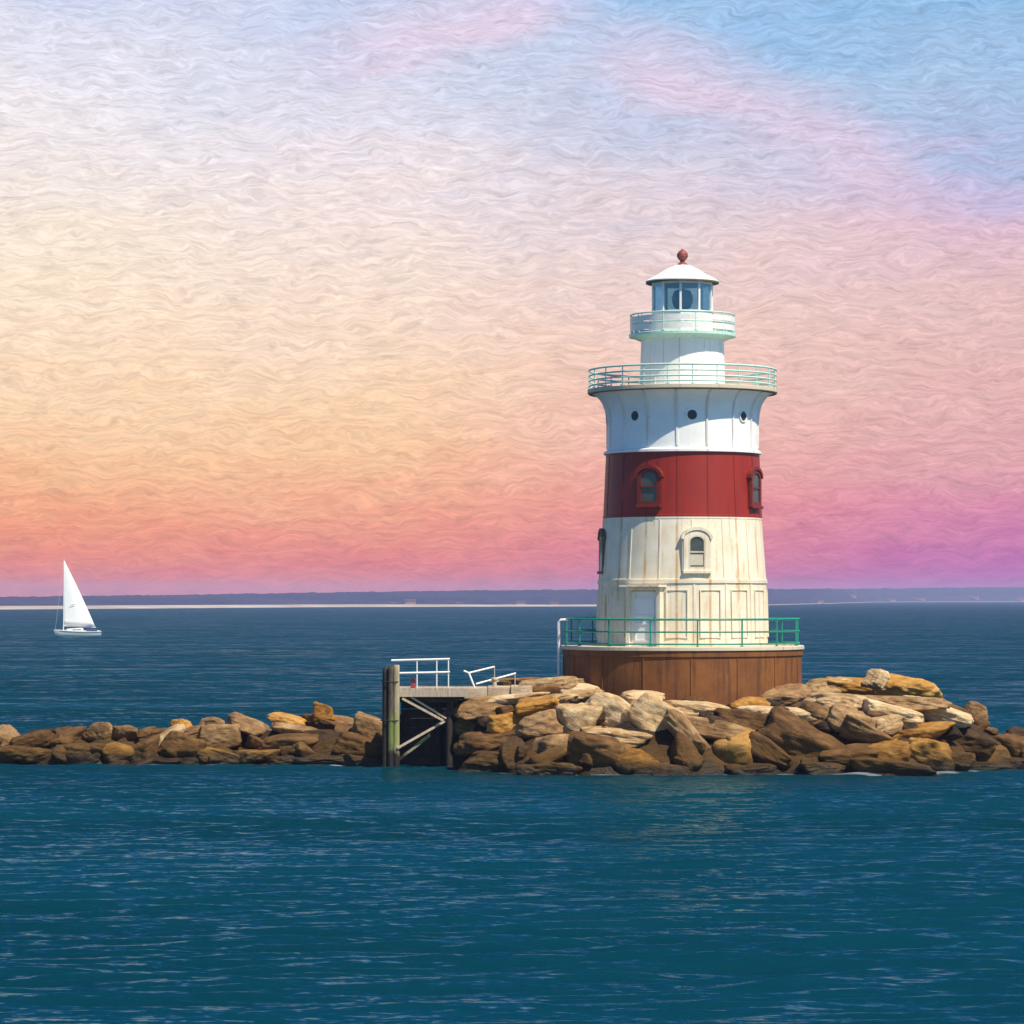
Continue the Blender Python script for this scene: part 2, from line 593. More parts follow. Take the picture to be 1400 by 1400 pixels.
def railing(name, mat, r, z0, heights, posts, off, tr=0.022, pr=0.028, skip=()):
    b = MB()
    for i, h in enumerate(heights):
        b.tube(ring_pts(r, z0 + h), tr * (1.25 if i == 0 else 1.0), 8, closed=True)
    rail = b.build(name, mat, LH)
    first = None
    for k in range(posts):
        m = radial(off + 2 * PI * k / posts, r, z0)
        if first is None:
            pb = MB().tube([(0, 0, 0), (0, 0, max(heights) + 0.03)], pr, 8)
            pb.box((0, 0, 0.015), (0.12, 0.12, 0.03))
            first = pb.build('post', mat, rail)
            first.matrix_local = m
        else:
            copy_part(first, rail, m)
    return rail


railing('base_railing', M['green'], RC - 0.10, Z['deck'], [zt(846) - Z['deck'], zt(862.5) - Z['deck'], 0.10], 16, R(4), 0.034, 0.034)

# main gallery
g = MB()
g.lathe([(RH, zg + 0.004), (ROUT + 0.12, zg + 0.004), (ROUT + 0.15, zg + 0.03), (ROUT + 0.15, Z['galtop'] - 0.02), (ROUT + 0.12, Z['galtop']), (1.3, Z['galtop'])], 128)
g.build('gallery_deck', M['deck'], LH)
gu = MB()
gu.lathe([(ROUT - 0.03, zg - 0.03), (ROUT + 0.10, zg - 0.02), (ROUT + 0.10, zg + 0.002), (ROUT - 0.03, zg + 0.002)], 128)
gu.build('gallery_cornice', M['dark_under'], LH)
gh = zt(507) - Z['galtop']
railing('gallery_railing', M['pale_green'], ROUT + 0.08, Z['galtop'], [gh, gh * 0.70, gh * 0.42, gh * 0.16], 24, R(3), 0.034, 0.024)

# watch room
shell('watch_room_wall', M['white_up'], 1.70, Z['galtop'] + 0.003, 1.64, Z['wroom'], 0.06, 0.0, 10, R(-6.5), 0.04, 0.02)
# upper gallery
ug = MB()
zu = Z['updeck']
ug.lathe([(1.60, Z['wroom'] - 0.02), (1.72, Z['wroom'] + 0.0), (2.02, zu - 0.05), (2.12, zu - 0.04), (2.12, zu + 0.06), (2.09, zu + 0.08), (1.0, zu + 0.08)], 96)
ug.build('lantern_deck', M['pale_green'], LH)
zu += 0.08
uh = zt(431.5) - zu
railing('lantern_railing', M['pale_green'], 2.06, zu, [uh, uh * 0.5], 10, R(-24.5), 0.026, 0.024)
kb = MB()
for k in range(20):
    m = radial(R(18 * k), 2.06, zu)
    kb.box(m @ Vector((0, 0, uh * 0.5)), (0.028, 0.018, uh), m.to_3x3())
kb.lathe([(2.055, zu + uh * 0.12), (2.075, zu + uh * 0.12), (2.075, zu + uh * 0.42), (2.055, zu + uh * 0.42), (2.055, zu + uh * 0.12)], 96)
kb.lathe([(2.055, zu + uh * 0.58), (2.075, zu + uh * 0.58), (2.075, zu + uh * 0.86), (2.055, zu + uh * 0.86), (2.055, zu + uh * 0.58)], 96)
kb.build('railing_panel', M['white_metal'], LH)

# lantern (ten sided)
NL = 10
LO = R(-6.5)
RLAN = 1.20
lb = MB()
lb.lathe([(RLAN + 0.05, zu), (RLAN + 0.05, Z['sill'] - 0.05), (RLAN + 0.09, Z['sill'] - 0.04), (RLAN + 0.09, Z['sill']), (RLAN - 0.1, Z['sill'] + 0.002)], NL, LO, smooth=False)
lantern = lb.build('lantern_base', M['white_up'], LH)
mb_ = MB()
for k in range(NL):
    m = radial(LO + 2 * PI * k / NL, RLAN, 0)
    mb_.box(m @ Vector((0, 0, (Z['sill'] + Z['eave']) / 2 + 0.02)), (0.085, 0.085, Z['eave'] - Z['sill'] + 0.02), m.to_3x3())
mb_.lathe([(RLAN + 0.03, Z['eave'] - 0.07), (RLAN + 0.03, Z['eave']), (RLAN - 0.05, Z['eave']), (RLAN - 0.05, Z['eave'] - 0.07), (RLAN + 0.03, Z['eave'] - 0.07)], NL, LO, smooth=False)
mull = mb_.build('lantern_frame', M['white_metal'], LH)
gb = None
wp = 2 * RLAN * math.sin(PI / NL) - 0.09
for k in range(NL):
    m = radial(LO + 2 * PI * (k + 0.5) / NL, RLAN * math.cos(PI / NL) - 0.01, (Z['sill'] + Z['eave']) / 2)
    if gb is None:
        gb = MB().box((0, 0, 0), (wp, 0.012, Z['eave'] - Z['sill'] - 0.06)).build('lantern_pane', M['lantern_glass'], LH)
        gb.matrix_local = m
    else:
        copy_part(gb, LH, m)
lens = MB()
lens.lathe([(0.0, Z['sill'] - 0.1), (0.30, Z['sill'] - 0.1), (0.26, Z['sill'] + 0.15), (0.34, Z['sill'] + 0.2), (0.42, Z['sill'] + 0.45), (0.42, Z['sill'] + 0.62), (0.32, Z['sill'] + 0.85), (0.0, Z['sill'] + 0.95)], 32)
lens.build('lamp_lens', M['glass'], LH)
# roof
ze = Z['eave']
rf = MB()
rf.lathe([(1.0, ze + 0.01), (1.43, ze - 0.01), (1.45, ze + 0.0), (1.45, ze + 0.05)], 64)
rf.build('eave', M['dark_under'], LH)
rt = MB()
rt.lathe([(1.46, ze + 0.05), (1.46, ze + 0.09), (1.26, ze + 0.19), (1.02, ze + 0.31), (0.80, ze + 0.44), (0.60, ze + 0.57), (0.42, ze + 0.665), (0.26, ze + 0.72), (0.20, ze + 0.74)], 64)
for k in range(NL):
    for (r0, z0, r1, z1) in ((1.44, 0.10, 1.02, 0.315), (1.02, 0.315, 0.60, 0.575), (0.60, 0.575, 0.26, 0.725)):
        m = radial(LO + 2 * PI * k / NL, 0, 0)
        rt.bar(m @ Vector((0, -r0, ze + z0)), m @ Vector((0, -r1, ze + z1)), 0.04)
roof = rt.build('roof', M['white_up'], LH)
zf = ze + 0.73
fn = MB()
fn.lathe([(0.22, zf), (0.20, zf + 0.06), (0.10, zf + 0.12), (0.09, zf + 0.18), (0.17, zf + 0.25), (0.225, zf + 0.36), (0.215, zf + 0.46), (0.14, zf + 0.56), (0.05, zf + 0.62), (0.03, zf + 0.66), (0, zf + 0.66)], 32)
fn.build('finial', M['finial'], roof)


# windows ------------------------------------------------------------
def arch(w, h, rise, n=10, z0=0.0):
    """closed outline: flat sill, jambs and segmental arch; total height h"""
    pts = [(-w / 2, z0), (w / 2, z0)]
    for i in range(n + 1):
        a = PI * i / n
        pts.append((w / 2 * math.cos(a), z0 + h - rise + rise * math.sin(a)))
    return pts


def window(theta, rwall, zsill, gw, gh, fw, mat_f, tilt, lower_panel, casing):
    m = radial(theta, rwall, zsill) @ Matrix.Rotation(-tilt, 4, 'X')
    b = MB()
    b.ring(arch(gw + 2 * fw, gh + fw * 1.45, 0.30, z0=-0.10), arch(gw, gh, 0.24), -0.085, 0.25)
    b.ring(arch(gw + 2 * fw + 0.10, gh + fw * 1.45 + 0.16, 0.34, z0=-0.16), arch(gw + 2 * fw - 0.02, gh + fw * 1.45 - 0.02, 0.30, z0=-0.09), -0.04, 0.2)
    w = b.build('window', mat_f, LH)
    w.matrix_local = m
    # hood moulding over the arch
    hb = MB()
    hw = gw + 2 * fw + 0.20
    o, i_ = [], []
    n = 10
    for q in range(n + 1):
        a = PI * q / n
        o.append((hw / 2 * math.cos(a), gh + fw * 1.45 - 0.40 + 0.46 * math.sin(a)))
        i_.append(((hw - 0.20) / 2 * math.cos(a), gh + fw * 1.45 - 0.42 + 0.35 * math.sin(a)))
    hb.prism(o + i_[::-1], -0.125, 0.15)
    hb.build('hood', mat_f, w)
    sb = MB().box((0, -0.07, -0.145), (gw + 2 * fw + 0.06, 0.17, 0.11))
    sb.build('sill', mat_f, w, bevel=0.012)
    pb = MB().prism(arch(gw + 0.04, gh + 0.02, 0.24, z0=-0.01), -0.045, 0.05)
    pb.build('pane', M['glass'], w)
    f = MB()
    f.ring(arch(gw + 0.01, gh + 0.005, 0.24), arch(gw - 0.11, gh - 0.10, 0.20, z0=0.06), -0.085, -0.046)
    f.box((0, -0.07, gh * 0.50), (gw - 0.10, 0.05, 0.06))
    f.build('sash', casing, w)
    if lower_panel:
        MB().box((0, -0.052, gh * 0.27), (gw - 0.13, 0.008, gh * 0.36)).build('lower_panel', M['cream'], w)  # flat cream panel over the lower half of the pane
    return w


tl = math.atan2(RS - RL, Z['redlo'] - Z['seam'])
zs = zt(778)
rw = RS + (RL - RS) * (zs + 0.6 - Z['seam']) / (Z['redlo'] - Z['seam'])
for th, bl in ((6.5, True), (-83.5, False), (186.5, False)):
    window(R(th), rw + (0.02 if bl else -0.05), zs, 0.64, 1.26, 0.20, M['white_low'] if bl else M['dark_under'], 0, bl, M['deck'])
zs = zt(690)
rw = (RL + RH) / 2 + 0.03
for th in (-27.5, 62.0, 152.0):
    window(R(th), rw, zs, 0.74, 1.22, 0.12, M['brown_win'], 0, False, M['brown_win'])

# door with its canopy
td = R(-28.5)
m = radial(td, RD - 0.06, Z['deck'])
d = MB()
d.box((-0.66, -0.10, 1.08), (0.16, 0.34, 2.16))
d.box((0.66, -0.10, 1.08), (0.16, 0.34, 2.16))
d.box((0, -0.10, 2.22), (1.48, 0.34, 0.12))
door = d.build('door', M['white_low'], LH, bevel=0.01)
door.matrix_local = m
lf = MB().box((0, -0.07, 1.07), (1.15, 0.06, 2.12))
for zz in (0.55, 1.5):
    lf.ring([(-0.42, zz - 0.36), (0.42, zz - 0.36), (0.42, zz + 0.36), (-0.42, zz + 0.36)], [(-0.36, zz - 0.30), (0.36, zz - 0.30), (0.36, zz + 0.30), (-0.36, zz + 0.30)], -0.125, -0.095)
lf.build('leaf', M['white_up'], door)
MB().tube([(0.44, -0.16, 0.98), (0.44, -0.16, 1.12)], 0.02).build('handle', M['black'], door)
cn = MB().prism([(-0.86, 2.29), (0.86, 2.29), (0.86, 2.37), (-0.86, 2.37)], -0.62, 0.1)
cn.build('canopy', M['white_low'], door, bevel=0.01)

# ladder on the left flank of the caisson
ml = radial(R(-87), RC + 0.20, 0)
lad = MB()
for s in (-0.22, 0.22):
    lad.tube([ml @ Vector((s, 0, zt(934))), ml @ Vector((s, 0, zt(850))), ml @ Vector((s, 0.10, zt(847))), ml @ Vector((s, 0.35, zt(847)))], 0.045, 8)
ladder = lad.build('ladder', M['white_metal'], LH)
rb = None
z = zt(934) + 0.15
while z < zt(852):
    if rb is None:
        rb = MB().tube([ml @ Vector((-0.22, 0, 0)), ml @ Vector((0.22, 0, 0))], 0.02, 8).build('rung', M['white_metal'], ladder)
        rb.location = (0, 0, z)
    else:
        c = copy_part(rb, ladder)
        c.location = (0, 0, z)
    z += 0.28


# ================================================================== ROCK MOUND (terrain) and stones
def ip(x, xs, ys):
    return np.interp(x, xs, ys)


MX = [-60, -7, -5.2, -4.6, -1.9, -1.2, 0.8, 3, 14.6, 16.2, 17.5, 19.5, 24, 60]
FY = [118.9, 118.9, 118.8, 118.6, 118.4, 114.4, 112.6, 112.4, 112.4, 113.2, 115.2, 116.2, 116.3, 116.5]
HT = [1.05, 1.2, 1.3, 1.7, 2.1, 2.35, 2.5, 2.5, 2.55, 2.3, 1.7, 1.1, 0.9, 0.8]
RUN = [2.0, 2.0, 2.0, 2.0, 2.2, 3.6, 4.3, 4.4, 4.6, 4.6, 3.6, 2.2, 2.0, 2.0]
BY = [124.4, 124.4, 124.6, 126, 128, 130, 132, 133, 133, 131, 127, 123, 121.5, 121.5]


def mound(x, y):
    f, h, r, b = (ip(x, MX, a) for a in (FY, HT, RUN, BY))
    s = np.minimum((y - f) / r, (b - y) / r)
    return np.where(s < 0, s * 1.2, h * np.sin(np.clip(s, 0, 1) * PI / 2) ** 0.85)


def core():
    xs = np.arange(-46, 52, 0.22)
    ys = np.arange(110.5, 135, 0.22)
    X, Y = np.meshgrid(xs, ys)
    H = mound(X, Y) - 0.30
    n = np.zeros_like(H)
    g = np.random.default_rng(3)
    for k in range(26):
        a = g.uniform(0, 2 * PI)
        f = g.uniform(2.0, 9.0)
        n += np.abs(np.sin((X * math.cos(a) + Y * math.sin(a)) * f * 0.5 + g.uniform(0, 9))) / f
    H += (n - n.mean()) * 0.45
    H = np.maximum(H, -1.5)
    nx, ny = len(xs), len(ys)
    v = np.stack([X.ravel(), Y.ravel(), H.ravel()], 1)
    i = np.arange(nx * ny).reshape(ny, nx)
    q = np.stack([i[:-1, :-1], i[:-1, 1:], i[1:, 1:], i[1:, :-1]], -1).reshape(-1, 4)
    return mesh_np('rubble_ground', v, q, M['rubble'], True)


def mesh_np(name, v, q, mat, smooth):
    me = bpy.data.meshes.new(name)
    me.vertices.add(len(v))
    me.vertices.foreach_set('co', np.asarray(v, np.float32).ravel())
    k = q.shape[1]
    me.loops.add(q.size)
    me.loops.foreach_set('vertex_index', q.astype(np.int32).ravel())
    me.polygons.add(len(q))
    me.polygons.foreach_set('loop_start', np.arange(0, q.size, k, dtype=np.int32))
    me.polygons.foreach_set('loop_total', np.full(len(q), k, np.int32))
    me.polygons.foreach_set('use_smooth', np.full(len(q), smooth))
    me.update(calc_edges=True)
    me.materials.append(mat)
    o = bpy.data.objects.new(name, me)
    COL.objects.link(o)
    return o


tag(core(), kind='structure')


def ico(sub):
    bm = bmesh.new()
    bmesh.ops.create_icosphere(bm, subdivisions=sub, radius=1.0)
    v = np.array([p.co[:] for p in bm.verts])
    f = np.array([[q.index for q in p.verts] for p in bm.faces])
    bm.free()
    return v / np.linalg.norm(v, axis=1, keepdims=True), f


ICO = {s: ico(s) for s in (4, 5)}


def boulder(w, dep, h, seed, sub=5, sharp=14, mat=None, blocky=0.5):
    g = np.random.default_rng(seed)
    D, F = ICO[sub]
    nrm = [(1, 0, 0), (-1, 0, 0), (0, -1, 0), (0, 1, 0), (0, 0, 1), (0, 0, -1)]
    nrm = np.array(nrm, float) + g.normal(0, 0.22, (6, 3))
    ex = g.normal(0, 1, (9, 3))
    nrm = np.vstack([nrm, ex])
    nrm /= np.linalg.norm(nrm, axis=1, keepdims=True)
    d = np.concatenate([g.uniform(0.62, 0.85, 6), g.uniform(0.80, 1.08, 9)])
    q = np.maximum(D @ nrm.T / d, 0)
    r = (q ** sharp).sum(1) ** (-1.0 / sharp)
    P = D * r[:, None]
    # broad dents, splits and roughness
    n = np.zeros(len(P))
    for k in range(5):
        a = g.normal(0, 1, 3)
        n += 0.034 * np.sin(P @ a * 2.6 + g.uniform(0, 6))
    for k in range(10):
        a = g.normal(0, 1, 3)
        a *= g.uniform(5, 11) / np.linalg.norm(a)
        n += 0.009 * (1 - 2 * np.abs(np.sin(P @ a + g.uniform(0, 6))))
    for k in range(12):
        a = g.normal(0, 1, 3)
        a *= g.uniform(14, 30) / np.linalg.norm(a)
        n += 0.0035 * np.sin(P @ a + g.uniform(0, 6))
    P = P * (1 + n)[:, None]
    lo, hi = P.min(0), P.max(0)
    P = (P - (lo + hi) / 2) / (hi - lo) * np.array([w, dep, h])
    return mesh_np('boulder', P, F, mat, True)


def ray_y(px, py):
    """where the line of sight through (px, py) first meets the mound"""
    Y = np.arange(111.5, 127, 0.05)
    x = (px - 700) / FOC * Y
    z = CAM_H + (HOR - py) / FOC * Y
    hit = np.nonzero(z <= mound(x, Y) + 0.12)[0]
    if len(hit):
        return float(Y[hit[0]])
    gap = z - mound(x, Y)
    return float(Y[int(np.argmin(gap))])


P_, T_, G_, B_, D_ = 'rock_pale', 'rock_tan', 'rock_gold', 'rock_brown', 'rock_dark'
ROCKS = [
    # px, py, width, height, tilt, stone, label
    (716, 936, 64, 18, 4, T_, 'low rounded tan boulder rising just behind the concrete walkway'),
    (756, 941, 96, 24, 3, P_, 'flat pale slab continuing the walkway toward the rusty base'),
    (797, 946, 58, 22, -3, P_, 'short flat pale slab touching the left foot of the rusty base'),
    (700, 957, 96, 17, 4, P_, 'thin pale slab lapping over the front of the walkway end'),
    (660, 968, 92, 28, 1, T_, 'long flat brown slab directly under the walkway next to the dock'),
    (738, 969, 64, 26, 8, G_, 'golden wedge of rock below the middle of the walkway'),
    (766, 957, 104, 20, 10, P_, 'long pale slab sloping up to the left foot of the rusty base'),
    (690, 989, 48, 26, 0, G_, 'golden block stacked on the orange ledge right of the dock'),
    (644, 995, 42, 24, -4, T_, 'greyish tan squarish block against the right side of the dock'),
    (672, 1014, 98, 28, 4, B_, 'wide orange brown ledge stone at mid height beside the dock shadow'),
    (742, 991, 78, 34, 10, T_, 'brown boulder with a pale sloping top left of the light tan block'),
    (787, 986, 56, 52, -12, P_, 'light tan upright block with a creased face below the sloping pale slab'),
    (832, 974, 64, 42, -22, P_, 'cream angular slab with a shadowed edge leaning right below the rusty base'),
    (886, 984, 72, 60, -32, P_, 'big pale tan faceted boulder in the centre of the pile'),
    (757, 1026, 76, 40, 8, T_, 'pale topped boulder with a dark face above the left waterline'),
    (842, 1007, 92, 20, -6, P_, 'thin pale slab lying over the big fan shaped brown block'),
    (818, 1031, 84, 50, -8, B_, 'big fan shaped brown block standing near the water left of centre'),
    (752, 1057, 78, 30, -10, B_, 'low olive brown stone in the water at the left corner of the rock island'),
    (866, 1043, 60, 40, 6, G_, 'round golden brown stone at the waterline below the big pale faceted boulder'),
    (676, 1042, 96, 28, 0, D_, 'dark flat wet stone at the foot of the pile beside the dock'),
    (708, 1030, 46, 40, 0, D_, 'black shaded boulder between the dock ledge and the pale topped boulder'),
    (880, 958, 60, 24, -4, P_, 'pale rounded stone touching the rusty base left of its middle'),
    (950, 970, 104, 26, -6, P_, 'long pale slab below the middle of the rusty base'),
    (940, 1008, 84, 30, -48, T_, 'narrow tan slab tipped steeply down to the right in mid pile'),
    (984, 999, 104, 26, -8, T_, 'long tan slab under the pale slab, right of the steep narrow one'),
    (1020, 987, 86, 28, -14, B_, 'grey brown slab with a shadowed gap beneath, right of the pile centre'),
    (1058, 977, 100, 26, 3, P_, 'lilac grey flat topped slab below the right part of the rusty base'),
    (1026, 965, 50, 20, -8, G_, 'small golden stone tucked against the rusty base right of its middle'),
    (1068, 953, 76, 30, -2, T_, 'tan lumpy boulder against the lower right curve of the rusty base'),
    (940, 1038, 62, 44, -38, B_, 'dark golden stone leaning right at the waterline in the centre'),
    (1004, 1028, 64, 46, 12, G_, 'angular golden brown block with a pointed foot near the water'),
    (1050, 1030, 66, 34, -34, B_, 'slanting brown stone falling to the water right of the pointed block'),
    (1026, 1054, 64, 22, 0, B_, 'small low rounded stone awash in front of the pointed block'),
    (1098, 1014, 114, 54, -24, B_, 'largest dark brown boulder on the lower right of the rusty base'),
    (908, 1056, 74, 28, 6, B_, 'low olive stone at the front waterline left of the leaning one'),
    (1116, 981, 66, 34, -10, T_, 'tan boulder just above the largest dark brown boulder'),
    (1124, 943, 72, 28, 2, P_, 'pale golden slab touching the right edge of the rusty base'),
    (1168, 941, 76, 26, -8, G_, 'bright golden slab on top of the pile right of the rusty base'),
    (1199, 929, 30, 28, -20, P_, 'small pale knob standing highest on the skyline of the right pile'),
    (1247, 943, 90, 34, -8, G_, 'big golden boulder capping the right end of the pile'),
    (1148, 962, 92, 26, -6, P_, 'broad cream slab on the upper right pile below the bright golden slab'),
    (1236, 963, 116, 20, -3, T_, 'long thin orange tan slab under the big golden capping boulder'),
    (1166, 990, 74, 38, -18, T_, 'rounded tan boulder right of the largest dark boulder'),
    (1220, 977, 84, 28, -10, P_, 'pale smooth slab in the middle of the right pile'),
    (1280, 976, 92, 28, -16, P_, 'pale grey slab sloping down toward the right tip'),
    (1208, 992, 46, 24, 10, P_, 'small light wedge over the shadow in the middle of the right pile'),
    (1186, 1009, 78, 28, -26, T_, 'tan stone slanting down to the right between two rounded golden stones'),
    (1256, 1006, 92, 32, 4, G_, 'broad golden brown boulder in the lower right pile'),
    (1214, 1029, 62, 34, -6, G_, 'round golden stone low on the right, left of the orange one'),
    (1268, 1032, 70, 40, -14, G_, 'orange golden blunt boulder low at the right end'),
    (1158, 1034, 74, 28, 4, B_, 'brown rounded stone just above the water below the tan slanting stone'),
    (1222, 1055, 112, 26, -2, B_, 'long olive stone at the waterline under the right pile'),
    (1132, 1055, 80, 24, 0, B_, 'low brown stone at the waterline below the largest dark boulder'),
    (1312, 988, 66, 36, -26, B_, 'brown boulder sloping from the right shoulder of the pile'),
    (1335, 973, 32, 24, -10, T_, 'small tan knob sitting alone on the right shoulder'),
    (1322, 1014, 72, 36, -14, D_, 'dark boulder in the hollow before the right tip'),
    (1350, 1028, 60, 34, -18, B_, 'brown stone in the low saddle near the right frame edge'),
    (1386, 1022, 76, 38, -20, B_, 'tan brown boulder cut by the right frame edge'),
    (1302, 1042, 56, 26, 0, D_, 'dark low stone right of the orange golden blunt boulder'),
    (1345, 1050, 86, 16, 2, D_, 'thin olive ledge along the waterline near the right frame edge'),
    (1396, 1006, 46, 20, -8, D_, 'dark stone peeping over the boulder at the right frame edge'),
    (1402, 1046, 50, 18, 0, D_, 'low wet stone at the right frame edge waterline'),
    # breakwater left of the dock
    (8, 1010, 46, 28, -18, T_, 'orange tan stone on top of the breakwater at the left frame edge'),
    (48, 1013, 62, 24, 12, B_, 'brown peaked stone on the breakwater second from the left frame edge'),
    (50, 1034, 78, 26, 0, B_, 'big flat grey brown stone low on the breakwater near the left edge'),
    (8, 1036, 50, 26, -6, B_, 'golden brown low stone in the left bottom corner of the breakwater'),
    (94, 1010, 48, 24, 10, B_, 'brown sloping stone left of the upright tan one'),
    (112, 1031, 62, 30, 4, B_, 'brown boulder low under the upright tan one'),
    (135, 1003, 40, 32, -14, T_, 'upright tan stone with a black shaded left side on the breakwater'),
    (172, 1003, 38, 22, -8, T_, 'oval brown stone right of the upright tan one'),
    (201, 1001, 26, 14, 0, B_, 'little reddish stone on the crest right of the oval one'),
    (158, 1031, 54, 28, 0, G_, 'golden brown low stone under the oval one'),
    (194, 1031, 48, 36, 14, B_, 'brown pointed boulder low in the left half of the breakwater'),
    (224, 1010, 58, 18, 24, P_, 'bright pale streaked stone slanting up on the breakwater'),
    (251, 1024, 62, 38, -14, B_, 'large rounded brown boulder under the bright pale streaked stone'),
    (246, 992, 28, 16, 0, G_, 'tiny orange stone on the crest above the large rounded boulder'),
    (266, 1001, 48, 16, 8, T_, 'thin tan slab on the crest above the large rounded boulder'),
    (222, 1042, 52, 16, 0, D_, 'low dark stone at the waterline left of the large rounded boulder'),
    (290, 989, 32, 18, 0, T_, 'small tan stone on the crest behind the tent shaped one'),
    (304, 1008, 56, 34, 0, T_, 'tan tent shaped stone in the middle of the breakwater'),
    (350, 997, 72, 28, -16, T_, 'tan boulder sloping right next to the tent shaped stone'),
    (302, 1036, 56, 20, -14, G_, 'golden slanting low stone below the tent shaped one'),
    (392, 986, 52, 18, -8, G_, 'gold edged slab on the crest left of the orange ball shaped stone'),
    (404, 999, 64, 16, -8, T_, 'smooth tan slab under the gold edged one'),
    (392, 1017, 80, 24, 6, B_, 'broad brown boulder at mid height of the right breakwater half'),
    (443, 974, 28, 24, 0, G_, 'orange ball shaped stone standing alone on the breakwater crest'),
    (440, 992, 62, 20, -16, B_, 'brown slab right below the orange ball shaped stone'),
    (352, 1037, 62, 22, 2, G_, 'golden stone at the waterline below the sloping tan boulder'),
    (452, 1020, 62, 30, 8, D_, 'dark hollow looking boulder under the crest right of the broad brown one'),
    (438, 1038, 84, 18, 0, B_, 'olive ledge at the waterline under the dark boulder'),
    (476, 993, 50, 20, -10, T_, 'tan capstone between the orange ball stone and the dock'),
    (506, 998, 48, 36, -22, T_, 'tan boulder leaning on the left side of the dock piles'),
    (494, 1024, 62, 34, -14, B_, 'brown boulder low beside the left dock pile'),
    (496, 1042, 62, 16, -6, B_, 'olive wet stone at the waterline touching the dock pile'),
    (392, 1041, 50, 14, 0, D_, 'small dark wet stone at the waterline below the broad brown boulder'),
    (268, 1042, 44, 14, 0, D_, 'dark wet pebble like stone at the waterline left of the golden slanting one'),
]
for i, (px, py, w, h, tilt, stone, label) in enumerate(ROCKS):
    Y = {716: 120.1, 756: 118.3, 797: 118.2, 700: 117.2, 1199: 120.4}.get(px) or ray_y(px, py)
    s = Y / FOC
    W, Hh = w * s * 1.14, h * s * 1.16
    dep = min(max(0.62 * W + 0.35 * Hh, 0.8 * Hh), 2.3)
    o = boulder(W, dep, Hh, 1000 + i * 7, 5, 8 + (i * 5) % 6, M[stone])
    Yc = Y + dep * 0.30
    o.location = ((px - 700) / FOC * Yc, Yc, CAM_H + (HOR - py) / FOC * Yc)
    o.rotation_euler = (R((i * 37) % 17 - 8), -R(tilt), R((i * 53) % 31 - 15))
    tag(o, label, 'rock', 'boulders of the lighthouse island' if px > 560 else 'boulders of the breakwater')

# small stones in the gaps, mostly dark stone to deepen the gap shade
fill_seeds = []
g = np.random.default_rng(41)
protos = {}
def filler(x, y, size, k):
    key = k % 14
    if key not in protos:
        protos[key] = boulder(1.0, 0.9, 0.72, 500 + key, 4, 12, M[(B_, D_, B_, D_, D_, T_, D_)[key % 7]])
        o = protos[key]
    else:
        o = protos[key].copy()
        COL.objects.link(o)
    z = float(mound(np.array(x), np.array(y)))
    o.location = (x, y, z - 0.12 * size)
    o.scale = (size * g.uniform(0.9, 1.5), size, size * g.uniform(0.75, 1.1))
    o.rotation_euler = (g.uniform(-0.4, 0.4), g.uniform(-0.4, 0.4), g.uniform(0, 6.28))
    o.name = 'stone'
    tag(o, 'small stone wedged in a gap between bigger boulders of the rock pile', 'rock', 'small stones in the gaps of the rock pile')

cnt = 0
tries = 0
taken = []
while cnt < 80 and tries < 4000:
    tries += 1
    x = g.uniform(-22.5, 21.5)
    f, r_ = float(ip(x, MX, FY)), float(ip(x, MX, RUN))
    y = f + g.uniform(-0.3, r_ + 0.9)
    if -5.0 < x < -1.5 and y < 120:
        continue
    if math.hypot(x - XT, y - DT) < RC + 0.35 or (-2.2 < x < 3.6 and 117.0 < y < 120.2):
        continue
    if any((x - a) ** 2 + (y - b) ** 2 < 0.32 for a, b in taken):
        continue
    taken.append((x, y))
    filler(x, y, g.uniform(0.55, 1.05), cnt)
    cnt += 1

# ================================================================== WALKWAY, DOCK
YW = 117.9
zw = CAM_H + (HOR - 940) / FOC * YW
wb = MB()
x0, x1 = xt(634, YW), xt(728, YW)
seg = [x0, x0 + 0.9, x0 + 1.8, x1]
for a, b, dz, dy in zip(seg[:-1], seg[1:], (0.0, 0.03, 0.06), (0.0, 0.05, -0.04)):
    wb.box(((a + b) / 2, YW + 0.8 + dy, zw - 0.22 + dz), (b - a - 0.015, 1.6, 0.44))
wk = wb.build('walkway_path', M['concrete'], None, bevel=0.04)
tag(wk, kind='structure')

DK = thing('dock', 'small timber dock on dark piles at the left end of the rock island', 'dock', (xt(582, 117), 117.0, 0))
ox, oy = DK.location.x, DK.location.y


def L(px, py, y=116.8):
    return Vector((xt(px, y) - ox, y - oy, CAM_H + (HOR - py) / FOC * y))


zdk = L(590, 941).z
# deck boards and beams
xl, xr = L(541, 0).x, L(640, 0).x
b = MB()
n = 11
for k in range(n):
    a = xl + (xr - xl) * k / n
    b.box((a + (xr - xl) / n / 2, 1.05, zdk - 0.03), ((xr - xl) / n - 0.015, 2.5, 0.06))
b.build('deck', M['timber'], DK)
b = MB()
b.box(((xl + xr) / 2, -0.18, zdk - 0.20), (xr - xl, 0.10, 0.26))
b.build('fascia_beam', M['timber'], DK, bevel=0.01)
b = MB()
b.box(((xl + xr) / 2 - 0.2, 0.15, zdk - 0.45), (xr - xl - 0.4, 0.16, 0.2))
b.box(((xl + xr) / 2 - 0.2, 1.9, zdk - 0.45), (xr - xl - 0.4, 0.16, 0.2))
b.build('under_beam', M['creosote_shade'], DK, bevel=0.01)
b = MB()
for k in range(9):
    zz = -0.3 + k * 0.36
    if zz + 0.34 < zdk - 0.1:
        b.box(((xl + xr) / 2 + 0.1, 1.35, zz + 0.15), (xr - xl - 0.1, 0.06, 0.335))
b.build('shade_backing', M['creosote_shade'], DK)  # near-black boards added to make the space under the deck dark
